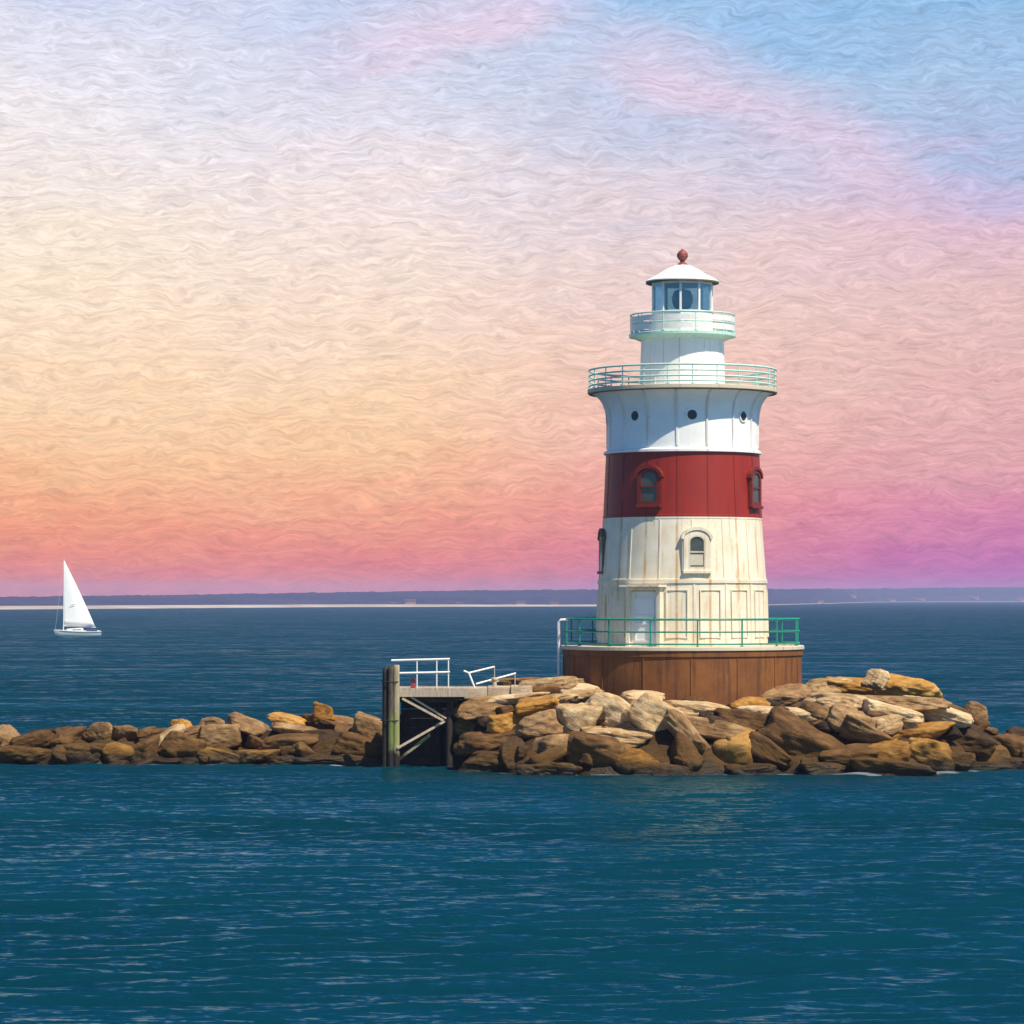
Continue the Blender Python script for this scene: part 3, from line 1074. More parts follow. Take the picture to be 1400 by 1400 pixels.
# piles
for (px, y, top, r, mt) in ((527, 116.75, 914, 0.125, 'creosote_shade'), (534, 116.60, 911, 0.105, 'pile'), (541.5, 116.75, 909, 0.125, 'pile_lite'), (530, 117.3, 913, 0.12, 'pile'),
                            (541, 118.0, 936, 0.13, 'creosote_shade'), (614, 117.3, 944, 0.13, 'creosote_shade'), (600, 118.2, 944, 0.13, 'creosote_shade')):
    p = L(px, top, y)
    pts = [(p.x, p.y, -1.4), (p.x, p.y, 0.5), (p.x + 0.01, p.y, p.z - 0.25), (p.x + 0.01, p.y, p.z - 0.03), (p.x + 0.01, p.y, p.z)]
    MB().tube(pts, [r * 1.12, r * 1.06, r, r, r * 0.85], 14).build('pile', M[mt], DK)
# strap round the pile cluster
b = MB()
for py in (932, 985):
    c = L(534, py, 116.9)
    b.tube([(c.x + 0.36 * math.cos(a), c.y + 0.40 * math.sin(a), c.z) for a in [2 * PI * k / 20 for k in range(20)]], 0.025, 6, closed=True)
b.build('pile_strap', M['creosote_shade'], DK)
# diagonal braces
for (a, bq, w, mt) in (((550, 955, 116.72), (606, 985, 117.0), 0.09, 'timber'), ((562, 953, 116.9), (610, 982, 117.2), 0.07, 'timber'),
                       ((543, 1023, 116.6), (608, 986, 117.25), 0.08, 'timber'), ((543, 1040, 116.75), (588, 1005, 117.4), 0.09, 'pile_lite')):
    MB().bar(L(*a), L(*bq), w).build('brace', M[mt], DK)
# deck railing
rp = L(570, 0).x
for px in (570, 597, 613):
    top = 901.5
    p = L(px, top, 116.85)
    MB().tube([(p.x, p.y, zdk), (p.x, p.y, p.z)], 0.026, 8).build('railing_post', M['white_metal'], DK)
b = MB()
p, q = L(535, 903, 116.85), L(615, 901, 116.85)
b.tube([p, q], 0.042, 8)
b.build('hand_rail', M['white_metal'], DK)
b = MB()
p, q = L(541, 920.5, 116.85), L(615, 919, 116.85)
b.tube([p, q], 0.042, 8)
b.build('mid_rail', M['white_metal'], DK)

# red canister on the deck
cx = thing('fuel_can', 'small faded red can standing on the dock deck', 'can', (xt(565, 117.4), 117.4, zdk))
b = MB().box((0, 0, 0.17), (0.19, 0.30, 0.34)).build('body', M['redbox'], cx, bevel=0.03)
MB().tube([(0, -0.1, 0.33), (0, -0.08, 0.42), (0, 0.08, 0.42), (0, 0.1, 0.33)], 0.018, 8).build('handle', M['redbox'], cx)
MB().tube([(0, -0.11, 0.33), (0, -0.17, 0.42)], 0.022, 8).build('spout', M['black'], cx)

# slanting handrail at the head of the walkway
HR = thing('handrail', 'bent white pipe handrail leaning beside the dock end of the walkway', 'handrail', (xt(655, 118), 118.0, zw))
hx, hy, hz = HR.location


def Lh(px, py, y=118.0):
    return Vector((xt(px, y) - hx, y - hy, CAM_H + (HOR - py) / FOC * y - hz))


for dy in (0.0, 0.14):
    MB().tube([Lh(634, 917, 117.95 + dy), Lh(641, 920, 117.95 + dy), Lh(652, 948, 117.95 + dy), Lh(656, 956, 117.95 + dy)], 0.036, 8).build('stanchion', M['white_metal'], HR)
MB().tube([Lh(641, 920, 118.0), Lh(676, 911.5, 118.4)], 0.034, 8).build('top_rail', M['white_metal'], HR)
MB().tube([Lh(651, 935, 118.0), Lh(705, 920.5, 118.7)], 0.034, 8).build('lower_rail', M['white_metal'], HR)
for (px, py, y) in ((676, 911.5, 118.4), (704, 920.5, 118.7)):
    p = Lh(px, py, y)
    MB().tube([p, (p.x, p.y, -0.02)], 0.022, 8).build('support_post', M['timber'], HR)

BO = thing('bollard', 'short pale mooring post on the walkway beside the white handrail', 'bollard', (xt(676, 118.1), 118.1, zw + 0.03))
MB().lathe([(0, 0), (0.10, 0), (0.09, 0.05), (0.075, 0.22), (0.12, 0.26), (0.12, 0.31), (0.08, 0.35), (0, 0.36)], 20).build('shaft', M['timber'], BO)
MB().tube([(-0.17, 0, 0.20), (0.17, 0, 0.20)], 0.025, 8).build('cross_pin', M['deck'], BO)

# ================================================================== SAILBOAT
DS = CAM_H * FOC / (869.5 - HOR)
sx = xt(106, DS)
SB = thing('sailboat', 'white catboat under one tall white sail on the open water at left', 'sailboat', (sx, DS, 0))
SB.rotation_euler = (R(-4), 0, R(180 + 20))
LN = 7.9
secs = []
for i in range(15):
    u = i / 14
    x = -LN / 2 + LN * u
    bw = 1.30 * (math.sin(PI * min(1, 0.18 + u * 0.82)) ** 0.7 if u < 1 else 0) + (0.0 if u < 1 else 0.02)
    bw = max(bw, 0.03)
    sheer = 0.82 + 0.28 * u * u + 0.06 * (1 - u)
    keel = -0.35 + 0.30 * (abs(u - 0.45) / 0.55) ** 2
    if u > 0.9:
        keel += (u - 0.9) * 4.0
    secs.append((x, bw, sheer, keel))
vs, fs = [], []
NSEC = 9
for (x, bw, sh, ke) in secs:
    for k in range(NSEC):
        a = PI * k / (NSEC - 1)
        yy = bw * math.cos(a)
        zz = sh - (sh - ke) * math.sin(a) ** 0.75
        vs.append((x + (0.25 * (zz - ke) if x > LN * 0.42 else 0), yy, zz))
for i in range(len(secs) - 1):
    for k in range(NSEC - 1):
        o = i * NSEC + k
        fs.append((o, o + 1, o + NSEC + 1, o + NSEC))
hb = MB()
hb.add(vs, fs, True)
hb.add(vs[:NSEC], [tuple(range(NSEC))])
hull = hb.build('hull', M['gelcoat'], SB)
dk = MB()
dv, df = [], []
for (x, bw, sh, ke) in secs:
    dv += [(x, -bw * 0.985, sh - 0.03), (x, 0, sh + 0.02), (x, bw * 0.985, sh - 0.03)]
for i in range(len(secs) - 1):
    o = i * 3
    df += [(o, o + 1, o + 4, o + 3), (o + 1, o + 2, o + 5, o + 4)]
dk.add(dv, df, True)
dk.build('deck', M['gelcoat'], SB)
st = MB()
for s in (-1, 1):
    st.tube([(x, s * (bw + 0.015), sh - 0.14) for (x, bw, sh, ke) in secs[:-1]], 0.05, 6)
st.build('hull_stripe', M['navy'], SB)
cbn = MB().prism([(-0.9, 0.85), (2.1, 0.95), (1.7, 1.25), (-0.8, 1.40)], -0.75, 0.75)
cab = cbn.build('cabin', M['gelcoat'], SB, bevel=0.05)
for s in (-1, 1):
    MB().box((0.3, s * 0.755, 1.12), (1.5, 0.03, 0.14)).build('window', M['black'], cab)
cp = MB().box((-2.4, 0, 1.0), (1.7, 1.4, 0.34))
cp.build('cockpit_coaming', M['navy'], SB, bevel=0.06)
MH = zt(764, DS)
mx_ = 2.45
MB().tube([(mx_, 0, 0.9), (mx_ + 0.10, 0, MH)], [0.085, 0.045], 8).build('mast', M['white_metal'], SB)
MB().tube([(mx_, 0, 1.75), (-3.2, -0.2, 1.45)], 0.06, 8).build('boom', M['white_metal'], SB)


def sail(name, a, b_, c, belly, roach):
    """triangular sail: a head, b tack (luff a-b), c clew; thin cloth with belly"""
    a, b_, c = Vector(a), Vector(b_), Vector(c)
    nrm = (b_ - a).cross(c - a).normalized()
    n = 14
    top, idx = [], {}
    for i in range(n + 1):
        u = i / n
        p, q = a.lerp(b_, u), a.lerp(c, u)
        q = q + (c - b_).normalized() * roach * math.sin(PI * u)
        for j in range(n + 1):
            v_ = j / n
            w = p.lerp(q, v_) + nrm * belly * math.sin(PI * v_) * (0.25 + 0.75 * math.sin(PI * min(1, u * 0.85))) * u ** 0.5
            idx[i, j] = len(top)
            top.append(w)
    fs = []
    m = len(top)
    for i in range(n):
        for j in range(n):
            if i == 0:
                f = (idx[0, 0], idx[1, j], idx[1, j + 1])
            else:
                f = (idx[i, j], idx[i + 1, j], idx[i + 1, j + 1], idx[i, j + 1])
            fs.append(f)
    bld = MB()
    bld.add(top, fs, True)
    o = bld.build(name, M['sail'], SB)
    md = o.modifiers.new('cloth', 'SOLIDIFY')
    md.thickness = 0.012
    return o


sail('main_sail', (mx_ + 0.12, 0.0, MH - 0.1), (mx_ - 0.02, 0.0, 1.85), (-3.1, -0.18, 1.55), 0.34, 0.12)
MB().box((1.0, 0.38, 5.4), (0.8, 0.03, 0.09), Matrix.Rotation(R(10), 3, 'Y')).build('sail_mark', M['mark'], SB)
MB().tube([(mx_ + 0.10, 0, MH - 0.05), (LN / 2 - 0.1, 0, 1.1)], 0.012, 6).build('forestay', M['white_metal'], SB)

# ================================================================== FAR SHORE
SP = [-600, -200, 0, 450, 800, 1050, 1120, 1200, 1400, 1800, 2200]
SY = [836, 834, 833.3, 830.0, 829.0, 827.3, 825.5, 823.2, 822.7, 822.4, 822.2]
TP = [-600, 0, 100, 250, 400, 600, 760, 900, 1100, 1200, 1300, 1400, 1800, 2200]
TY = [818, 816.5, 815, 813.5, 811, 808, 806.5, 806, 805.5, 805, 803.5, 803, 803, 806]
ps = np.linspace(-600, 2200, 900)
dsh = CAM_H * FOC / (np.interp(ps, SP, SY) - HOR)
tops = np.interp(ps, TP, TY)
gg = np.random.default_rng(5)


def fbm(p, seed, f0, n=8):
    q = np.random.default_rng(seed)
    o = np.zeros_like(p)
    for k in range(n):
        o += np.sin(p * f0 * 1.7 ** k + q.uniform(0, 6)) / 1.45 ** k
    return o


rows_b = [(-25, -0.6), (0, 0.0), (25, 1.0), (60, 2.2), (90, 2.4)]
v, idx = [], []
for off, hgt in rows_b:
    d = dsh + off
    v.append(np.stack([(ps - 700) / FOC * d, d, np.full_like(d, hgt) * np.interp(ps, [0, 500, 850, 1050, 1400], [0.75, 0.75, 0.5, 0.2, 0.3])], 1))
n = len(ps)


def strip(rows):
    i = np.arange(rows * n).reshape(rows, n)
    return np.stack([i[:-1, :-1], i[:-1, 1:], i[1:, 1:], i[1:, :-1]], -1).reshape(-1, 4)


msand, t, bs = new_mat('pale_sand')
nz = t.noise(t.n('ShaderNodeTexCoord').outputs['Object'], 0.02, 4)
t.l(t.ramp(nz, [(0.3, (0.30, 0.25, 0.20, 1)), (0.7, (0.50, 0.43, 0.35, 1))]), bs.inputs['Base Color'])
bs.inputs['Roughness'].default_value = 0.9
tag(mesh_np('beach', np.concatenate(v), strip(len(rows_b)), msand, True), kind='structure')

mw, t, bs = new_mat('hazy_wooded_slope')  # woods colour pushed to blue-violet, distance haze painted into it
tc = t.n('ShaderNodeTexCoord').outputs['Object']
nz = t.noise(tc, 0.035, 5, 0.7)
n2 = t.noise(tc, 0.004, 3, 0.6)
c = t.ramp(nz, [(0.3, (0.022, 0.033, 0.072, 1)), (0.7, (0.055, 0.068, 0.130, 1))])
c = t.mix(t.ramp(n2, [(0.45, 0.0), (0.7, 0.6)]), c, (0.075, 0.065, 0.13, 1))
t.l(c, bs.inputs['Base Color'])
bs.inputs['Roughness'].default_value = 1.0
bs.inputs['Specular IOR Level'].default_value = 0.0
rows_h = 16
v = []
for k in range(rows_h):
    s = k / (rows_h - 1)
    off = 70 + 900 * s
    d = dsh + off
    ztop = CAM_H + (HOR - tops) / FOC * d
    prof = (0.30 + 0.70 * math.sin(min(1, s * 1.35) * PI / 2) ** 0.9) if k else 0.06
    tree = (fbm(ps, 20 + k, 0.08, 9) * 0.55 + gg.normal(0, 0.35, n)) * np.clip(d / 3000, 0.5, 1.6) * (0.6 if k else 0)
    zz = ztop * prof + tree * (1 if s < 0.75 else 0.6)
    if s > 0.8:
        zz -= (s - 0.8) * 20
    v.append(np.stack([(ps - 700) / FOC * d, d, zz], 1))
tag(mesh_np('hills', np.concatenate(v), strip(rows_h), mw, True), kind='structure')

HOUSES = [
    # px, width px, height px, lift m, label
    (561, 15, 5.5, 2.6, 'pink long house on the far shore behind the dock'),
    (538, 11, 3.5, 1.4, 'low pale house left of the pink long house'),
    (628, 10, 3.2, 1.4, 'small low house on the far shore above the handrail'),
    (712, 14, 4.0, 1.8, 'pale house on the far shore midway between dock and tower'),
    (758, 12, 3.4, 1.5, 'low pale house on the far shore nearest the left side of the tower'),
    (1118, 16, 2.6, 2.2, 'low pink house on the far shore nearest the right side of the tower'),
    (1166, 10, 3.6, 9.0, 'pink house halfway up the far slope right of the tower'),
    (1215, 20, 2.4, 2.5, 'long low pink building on the far shore right of the tower'),
    (1254, 22, 3.2, 4.0, 'longest pink building on the far right shore'),
    (1331, 15, 4.6, 5.0, 'tall pink house high on the far right shore'),
    (1392, 14, 3.4, 3.0, 'pink house on the far shore at the right frame edge'),
]
mwall = simple('pale_house_wall', (0.30, 0.17, 0.19, 1), 0.8, var=0.05, scale=0.2, bump=0)  # pinkish wall colour shared by every house
mroof = simple('grey_house_roof', (0.10, 0.075, 0.11, 1), 0.8, var=0.2, scale=0.2, bump=0)
for px, w, h, lift, label in HOUSES:
    d = float(np.interp(px, ps, dsh)) + 62 + lift * 8
    s = d / FOC
    W, Hh = w * s, h * s
    hs = thing('house', label, 'house', (xt(px, d), d, lift), 'houses on the far shore')
    nwin = max(3, int(W / 4))
    MB().box((0, W * 0.25, Hh * 0.34 - 1.2), (W, W * 0.5, Hh * 0.68 + 2.4)).build('wall', mwall, hs)
    r = MB()
    x, y0, y1, z0, z1 = W / 2 + 0.4, -0.4, W * 0.5 + 0.4, Hh * 0.68, Hh
    ym = (y0 + y1) / 2
    r.add([(-x, y0, z0), (x, y0, z0), (x, y1, z0), (-x, y1, z0), (-x * 0.96, ym, z1), (x * 0.96, ym, z1)],
          [(0, 1, 5, 4), (2, 3, 4, 5), (0, 4, 3), (1, 2, 5), (0, 3, 2, 1)])
    r.build('roof', mroof, hs)
    for k in range(nwin):
        wx = -W / 2 + W * (k + 0.5) / nwin
        MB().box((wx, -0.03, Hh * 0.38), (W / nwin * 0.35, 0.08, Hh * 0.25)).build('window', M['glass'], hs)

# ================================================================== WATER
def axis(lo, hi, dense_lo, dense_hi, step, grow=1.28):
    mid = list(np.arange(dense_lo, dense_hi + 1e-6, step))
    a, s = [], step
    x = dense_lo
    while x > lo:
        s *= grow
        x -= s
        a.append(max(x, lo))
    b_, s = [], step
    x = dense_hi
    while x < hi:
        s *= grow
        x += s
        b_.append(min(x, hi))
    return np.array(a[::-1] + mid + b_)


wx = axis(-6500, 6500, -36, 46, 0.13)
wy = axis(-250, 7600, 38, 176, 0.125)
X, Y = np.meshgrid(wx, wy)
H = np.zeros_like(X)
gw = np.random.default_rng(12)
for k in range(64):
    lam = 0.5 * (4.2 / 0.5) ** (k / 63)
    th = -PI / 2 + gw.normal(0.12, 0.34)
    kx, ky = 2 * PI / lam * math.cos(th), 2 * PI / lam * math.sin(th)
    amp = 0.0042 * lam ** 0.70
    phs = gw.uniform(0, 2 * PI)
    a = X * kx + Y * ky + phs
    H += amp * (np.sin(a) + 0.22 * np.cos(2 * a))
# slow gusts that make patches of rougher and calmer water
gust = np.zeros_like(X)
for k in range(7):
    th = gw.uniform(0, 2 * PI)
    l_ = gw.uniform(9, 34)
    gust += np.sin(2 * PI / l_ * (X * math.cos(th) * 0.45 + Y * math.sin(th)) + gw.uniform(0, 6))
gust = 1 + 0.16 * gust
edge = np.clip((X + 36) / 6, 0, 1) * np.clip((46 - X) / 6, 0, 1) * np.clip((Y - 38) / 3, 0, 1) * np.clip((176 - Y) / 20, 0, 1)
H *= gust * edge
ny, nx = X.shape
i = np.arange(nx * ny).reshape(ny, nx)
q = np.stack([i[:-1, :-1], i[:-1, 1:], i[1:, 1:], i[1:, :-1]], -1).reshape(-1, 4)

mwat = bpy.data.materials.new('sea_water')
mwat.use_nodes = True
t = NT(mwat.node_tree)
mwat.node_tree.nodes.clear()
wout = t.n('ShaderNodeOutputMaterial')
wdif = t.n('ShaderNodeBsdfDiffuse')
wglo = t.n('ShaderNodeBsdfGlossy')
wglo.inputs['Roughness'].default_value = 0.08
wglo.inputs['Color'].default_value = (0.62, 0.90, 1.0, 1)
wfre = t.n('ShaderNodeFresnel')
wfre.inputs['IOR'].default_value = 1.33
wmix = t.n('ShaderNodeMixShader')
t.l(t.math('ADD', t.math('MULTIPLY', wfre.outputs[0], 0.56), 0.004), wmix.inputs[0])      # wave faces hide each other, so a sea reflects far less than flat water
t.l(wdif.outputs[0], wmix.inputs[1])
t.l(wglo.outputs[0], wmix.inputs[2])
t.l(wmix.outputs[0], wout.inputs['Surface'])
pos = t.n('ShaderNodeNewGeometry').outputs['Position']
patch = t.noise(t.mapping(pos, (0.02, 0.05, 1)), 1.0, 4, 0.6)
t.l(t.ramp(patch, [(0.35, (0.0007, 0.025, 0.037, 1)), (0.65, (0.0010, 0.037, 0.062, 1))]), wdif.inputs[0])
geo_n = t.n('ShaderNodeNewGeometry').outputs['Normal']
sp = t.n('ShaderNodeSeparateXYZ')
t.l(pos, sp.inputs[0])


def slopes(scale_x, scale_y, rot, amp, detail, loc):
    """two independent noise channels used as the x and y slope of the ripples"""
    nd = t.n('ShaderNodeTexNoise')
    nd.inputs['Scale'].default_value = 1.0
    nd.inputs['Detail'].default_value = detail
    nd.inputs['Roughness'].default_value = 0.6
    t.l(t.mapping(pos, (scale_x, scale_y, 1.0), (0, 0, rot), loc), nd.inputs['Vector'])
    o = t.n('ShaderNodeVectorMath', operation='SUBTRACT')
    t.l(nd.outputs['Color'], o.inputs[0])
    o.inputs[1].default_value = (0.5, 0.5, 0.5)
    m_ = t.n('ShaderNodeVectorMath', operation='MULTIPLY')
    t.l(o.outputs[0], m_.inputs[0])
    m_.inputs[1].default_value = (amp * 0.6, amp, 0.0)
    return m_.outputs[0]


def vadd(a, b2):
    nd = t.n('ShaderNodeVectorMath', operation='ADD')
    t.l(a, nd.inputs[0])
    t.l(b2, nd.inputs[1])
    return nd.outputs[0]


fm = t.n('ShaderNodeMapRange')
fm.inputs[1].default_value = 150
fm.inputs[2].default_value = 178
t.l(sp.outputs[1], fm.inputs[0])
offs = t.n('ShaderNodeVectorMath', operation='SCALE')
lean = t.n('ShaderNodeVectorMath', operation='ADD')      # wind sea: the steep lee faces of the waves look down wind
t.l(vadd(slopes(0.45, 0.95, 0.10, 1.3, 3, (0, 0, 3)), slopes(0.05, 0.16, -0.05, 0.7, 3, (0, 0, 9))), lean.inputs[0])
lean.inputs[1].default_value = (0.0, -0.14, 0.0)
t.l(lean.outputs[0], offs.inputs[0])
t.l(fm.outputs[0], offs.inputs['Scale'])
nn = vadd(geo_n, slopes(3.0, 7.0, 0.12, 1.0, 3, (0, 0, 0)))
nn = vadd(nn, slopes(0.8, 2.3, -0.15, 0.75, 3, (0, 0, 5)))
near_lean = t.n('ShaderNodeVectorMath', operation='ADD')
t.l(nn, near_lean.inputs[0])
near_lean.inputs[1].default_value = (0.0, -0.165, 0.0)
nn = near_lean.outputs[0]
nn = vadd(nn, offs.outputs[0])
nm = t.n('ShaderNodeVectorMath', operation='NORMALIZE')
t.l(nn, nm.inputs[0])
for nd in (wdif, wglo, wfre):
    t.l(nm.outputs[0], nd.inputs['Normal'])
sea = tag(mesh_np('water', np.stack([X.ravel(), Y.ravel(), H.ravel()], 1), q, mwat, True), kind='structure')
# wash: thin broken foam where the ripples lap against the stones
gap = np.interp(X, MX, FY) - Y
wash = np.exp(-np.clip(gap - 0.2, 0, None) / 0.9) * (gap > -2.5) * (np.abs(X) < 40)
at_ = sea.data.attributes.new('wash', 'FLOAT', 'POINT')
at_.data.foreach_set('value', wash.astype(np.float32).ravel())
an = t.n('ShaderNodeAttribute', attribute_name='wash')
fo = t.noise(t.mapping(pos, (0.9, 3.2, 1.0)), 1.0, 5, 0.65, 0.6)
fo2 = t.noise(t.mapping(pos, (0.16, 0.3, 1.0)), 1.0, 2, 0.5)
fmask = t.math('ADD', t.math('MULTIPLY', an.outputs['Fac'], 0.30), t.math('ADD', t.math('MULTIPLY', fo, 0.7), t.math('MULTIPLY', fo2, 0.35)))
fmask = t.math('MULTIPLY', t.ramp(fmask, [(0.80, 0.0), (0.90, 1.0)]), t.math('MULTIPLY', an.outputs['Fac'], 0.35))
wfoam = t.n('ShaderNodeBsdfDiffuse')
wfoam.inputs[0].default_value = (0.46, 0.46, 0.50, 1)
wm2 = t.n('ShaderNodeMixShader')
t.l(fmask, wm2.inputs[0])
t.l(wmix.outputs[0], wm2.inputs[1])
t.l(wfoam.outputs[0], wm2.inputs[2])
t.l(wm2.outputs[0], wout.inputs['Surface'])

# ================================================================== SKY
SUN_AZ, SUN_EL = R(45), R(55)
EXPOSURE = 0.45
w = bpy.data.worlds.new('World')
sc.world = w
w.use_nodes = True
nt = w.node_tree
nt.nodes.clear()
t = NT(nt)
out = t.n('ShaderNodeOutputWorld')
bg = t.n('ShaderNodeBackground')
SKY_STR = 0.07
bg.inputs['Strength'].default_value = SKY_STR
t.l(bg.outputs[0], out.inputs[0])
sky = t.n('ShaderNodeTexSky')
sky.sky_type = 'NISHITA'
sky.sun_disc = False
sky.sun_elevation = SUN_EL
sky.sun_rotation = PI - SUN_AZ
sky.air_density = 1.0
sky.dust_density = 0.4
sky.ozone_density = 2.5
dirv = t.n('ShaderNodeTexCoord').outputs['Generated']
sp = t.n('ShaderNodeSeparateXYZ')
t.l(dirv, sp.inputs[0])
az = t.math('ARCTAN2', sp.outputs[0], sp.outputs[1])          # 0 looks along +Y
el = t.math('ARCSINE', sp.outputs[2])
cmb = t.n('ShaderNodeCombineXYZ')
t.l(az, cmb.inputs[0])
t.l(el, cmb.inputs[1])
ang = cmb.outputs[0]
# broad drifting unevenness of the cloud veil
w1 = t.noise(t.mapping(ang, (7, 16, 1), (0, 0, 0.10)), 1.0, 4, 0.55)
w2 = t.noise(t.mapping(ang, (24, 120, 1), (0, 0, -0.05)), 1.0, 5, 0.6, 0.6)
elw = t.math('ADD', el, t.math('MULTIPLY', t.math('SUBTRACT', w1, 0.5), t.math('MULTIPLY', el, 0.50)))
elw = t.math('ADD', elw, t.math('MULTIPLY', t.math('SUBTRACT', w2, 0.5), 0.022))
EMAX = 0.5
fac = t.math('DIVIDE', elw, EMAX, clamp=True)


def stops(lst, tail):
    o = []
    for py, c in lst:
        e = math.atan((HOR - py) / FOC) / EMAX
        o.append((max(0, e), lin(*c)))
    for e, c in tail:
        o.append((e / EMAX, lin(*c)))
    return o


TAIL = [(0.225, (112, 168, 224)), (0.30, (62, 126, 204)), (0.5, (36, 92, 176))]
colA = t.ramp(fac, stops([(812, (228, 112, 92)), (780, (238, 128, 102)), (720, (247, 158, 116)), (650, (250, 190, 142)), (560, (253, 213, 172)), (450, (253, 228, 203)),
                          (330, (250, 233, 214)), (220, (244, 233, 230)), (100, (240, 234, 240)), (0, (222, 224, 242))], TAIL))
colB = t.ramp(fac, stops([(810, (228, 110, 98)), (770, (236, 128, 112)), (700, (246, 168, 132)), (620, (251, 202, 157)), (540, (252, 215, 178)), (420, (250, 225, 207)),
                          (300, (245, 228, 224)), (200, (233, 226, 236)), (100, (217, 220, 239)), (0, (198, 209, 237))], TAIL))
colC = t.ramp(fac, stops([(806, (206, 100, 132)), (770, (226, 122, 136)), (700, (238, 152, 142)), (600, (243, 186, 170)), (480, (243, 205, 190)), (350, (235, 212, 210)),
                          (260, (222, 212, 225)), (180, (200, 205, 229)), (100, (188, 204, 232)), (0, (162, 198, 236))], TAIL))
colD = t.ramp(fac, stops([(802, (188, 86, 164)), (770, (198, 102, 170)), (700, (220, 138, 167)), (620, (227, 168, 171)), (520, (231, 186, 182)), (420, (230, 193, 193)),
                          (320, (224, 190, 207)), (270, (204, 190, 221)), (220, (174, 190, 226)), (130, (166, 197, 231)), (0, (138, 186, 229))], TAIL))


def azr(p):
    return math.atan((p - 700) / FOC)


def smooth(x, a, b_):
    nd = t.n('ShaderNodeMapRange')
    nd.interpolation_type = 'SMOOTHSTEP'
    nd.inputs[1].default_value = a
    nd.inputs[2].default_value = b_
    t.l(x, nd.inputs[0])
    return nd.outputs[0]


azw = t.math('ADD', az, t.math('MULTIPLY', t.math('SUBTRACT', w1, 0.5), 0.05))
veil = t.mix(smooth(azw, azr(60), azr(480)), colA, colB)
veil = t.mix(smooth(azw, azr(480), azr(900)), veil, colC)
veil = t.mix(smooth(azw, azr(850), azr(1380)), veil, colD)
# rosy streaks high in the veil
s1 = t.noise(t.mapping(ang, (14, 60, 1), (0, 0, 0.28), (3.1, 1.7, 0)), 1.0, 4, 0.55, 0.4)


def band(p0, p1, width, a, b_):
    """a soft cloud bank along the line p0-p1 (picture rows and columns turned into directions)"""
    x0, y0, x1, y1 = azr(p0[0]), (HOR - p0[1]) / FOC, azr(p1[0]), (HOR - p1[1]) / FOC
    sl_ = (y1 - y0) / (x1 - x0)
    dlt = t.math('SUBTRACT', el, t.math('ADD', t.math('MULTIPLY', az, sl_), y0 - sl_ * x0))
    dlt = t.math('ADD', dlt, t.math('MULTIPLY', t.math('SUBTRACT', s1, 0.5), 0.030))
    g_ = t.math('SUBTRACT', 1.0, smooth(t.math('ABSOLUTE', dlt), 0.0, width / FOC))
    return t.math('MULTIPLY', t.math('MULTIPLY', g_, smooth(az, azr(p0[0] - a), azr(p0[0] + a))),
                  t.math('SUBTRACT', 1.0, smooth(az, azr(p1[0] - b_), azr(p1[0] + b_))))


bank = t.math('MAXIMUM', band((830, 80), (1230, 235), 95, 90, 80), band((450, 95), (780, 5), 80, 120, 90))
bank = t.math('MULTIPLY', bank, t.ramp(s1, [(0.30, 0.55), (0.60, 1.0)]))
veil = t.mix(t.math('MULTIPLY', bank, 0.62), veil, lin(240, 208, 226))
# fine rippled cirrus
r0 = t.n('ShaderNodeTexNoise')
r0.inputs['Scale'].default_value = 1.0
r0.inputs['Detail'].default_value = 3
t.l(t.mapping(ang, (60, 90, 1)), r0.inputs['Vector'])
rw_ = t.n('ShaderNodeVectorMath', operation='MULTIPLY')
t.l(r0.outputs['Color'], rw_.inputs[0])
rw_.inputs[1].default_value = (0.022, 0.0115, 0)
ra = t.n('ShaderNodeVectorMath', operation='ADD')
t.l(ang, ra.inputs[0])
t.l(rw_.outputs[0], ra.inputs[1])
r1 = t.noise(t.mapping(ra.outputs[0], (82, 540, 1), (0, 0, 0.02)), 1.0, 3, 0.62, 0.4)
r2 = t.noise(t.mapping(ra.outputs[0], (210, 1500, 1), (0, 0, -0.05)), 1.0, 2, 0.6, 0.4)
rr = t.math('ADD', t.math('MULTIPLY', r1, 0.55), t.math('MULTIPLY', r2, 0.45))
k = t.math('ADD', 1.0, t.math('MULTIPLY', t.math('SUBTRACT', rr, 0.5), 1.25))
vm = t.n('ShaderNodeVectorMath', operation='SCALE')
t.l(veil, vm.inputs[0])
t.l(t.math('MULTIPLY', k, 1.0 / SKY_STR / 2 ** EXPOSURE), vm.inputs['Scale'])
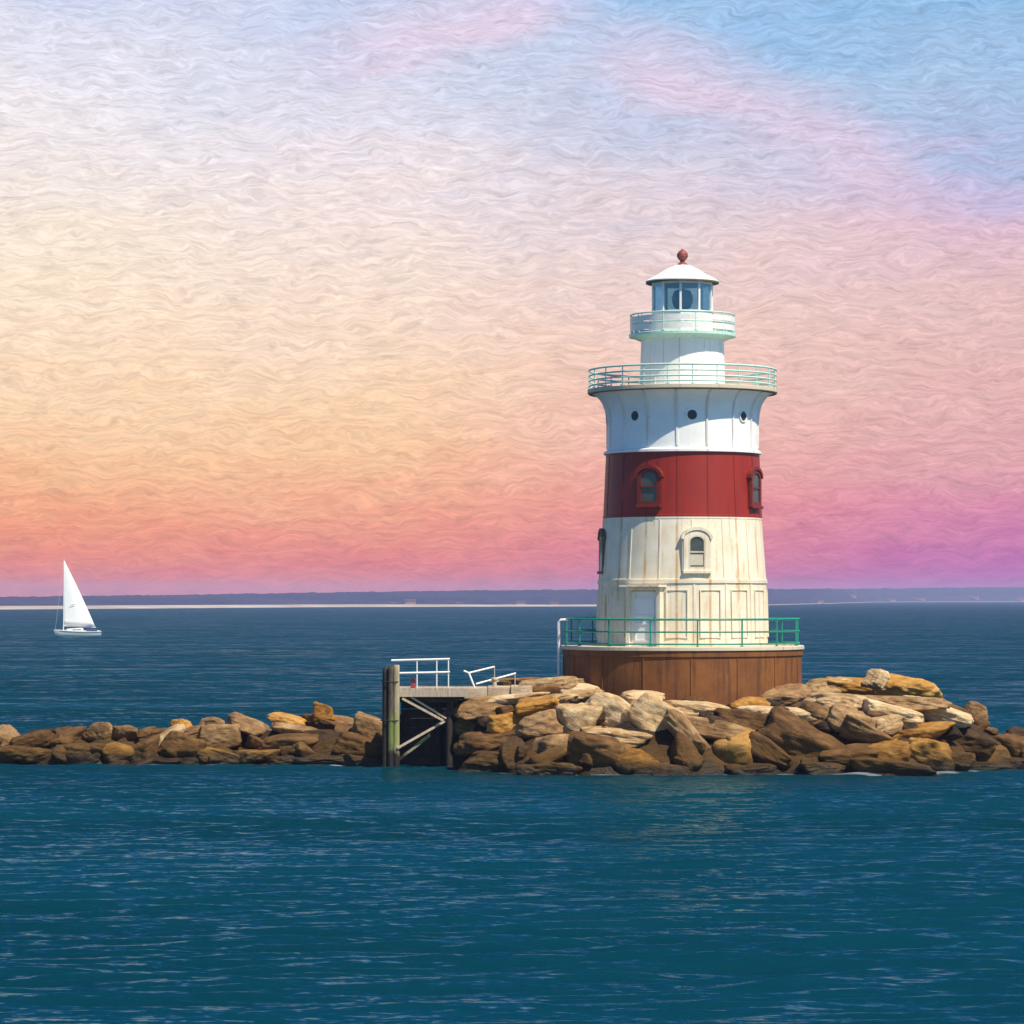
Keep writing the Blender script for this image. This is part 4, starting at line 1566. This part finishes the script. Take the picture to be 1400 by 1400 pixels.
# the veil covers the low sky ahead; clear sky above and behind
ahead = smooth(sp.outputs[1], 0.45, 0.93)
low = t.math('SUBTRACT', 1.0, smooth(el, 0.42, 0.80))
clear = t.mix(1.0, sky.outputs[0], (0.50, 0.84, 1.22, 1), 'MULTIPLY')
final = t.mix(t.math('MULTIPLY', ahead, low), clear, vm.outputs[0])
t.l(final, bg.inputs[0])

# ================================================================== SUN, HAZE, CAMERA
sl = bpy.data.lights.new('sun', 'SUN')
sl.energy = 4.8
sl.angle = R(0.5)
sl.color = (1.0, 0.89, 0.70)
so = bpy.data.objects.new('sun', sl)
COL.objects.link(so)
to_sun = Vector((math.sin(SUN_AZ) * math.cos(SUN_EL), -math.cos(SUN_AZ) * math.cos(SUN_EL), math.sin(SUN_EL)))
so.rotation_euler = to_sun.to_track_quat('Z', 'Y').to_euler()
so.location = (60, -60, 80)

hz = bpy.data.materials.new('sea_haze')
hz.use_nodes = True
hz.node_tree.nodes.clear()
ho = hz.node_tree.nodes.new('ShaderNodeOutputMaterial')
pv = hz.node_tree.nodes.new('ShaderNodeVolumePrincipled')
pv.inputs['Color'].default_value = (0.60, 0.62, 0.95, 1)
pv.inputs['Density'].default_value = 0.00011
hz.node_tree.links.new(pv.outputs[0], ho.inputs['Volume'])
hb = MB().box((0, 3700, 18.5), (13400, 8000, 41))
hobj = hb.build('haze', hz)
tag(hobj, kind='stuff')

cd = bpy.data.cameras.new('camera')
cd.sensor_width = 36.0
cd.lens = 36.0 * FOC / 1400.0
cd.shift_y = (HOR - 700) / 1400.0
cd.clip_start = 0.5
cd.clip_end = 30000
co = bpy.data.objects.new('camera', cd)
COL.objects.link(co)
co.location = (0, 0, CAM_H)
co.rotation_euler = (R(90), 0, 0)
sc.camera = co

sc.view_settings.view_transform = 'Standard'
sc.view_settings.look = 'None'
sc.view_settings.exposure = EXPOSURE
sc.view_settings.gamma = 1.0
sc.view_settings.use_curve_mapping = False
sc.cycles.max_bounces = 6
sc.cycles.diffuse_bounces = 3
sc.cycles.glossy_bounces = 3
sc.cycles.transparent_max_bounces = 8
sc.cycles.volume_bounces = 1
sc.cycles.use_denoising = True
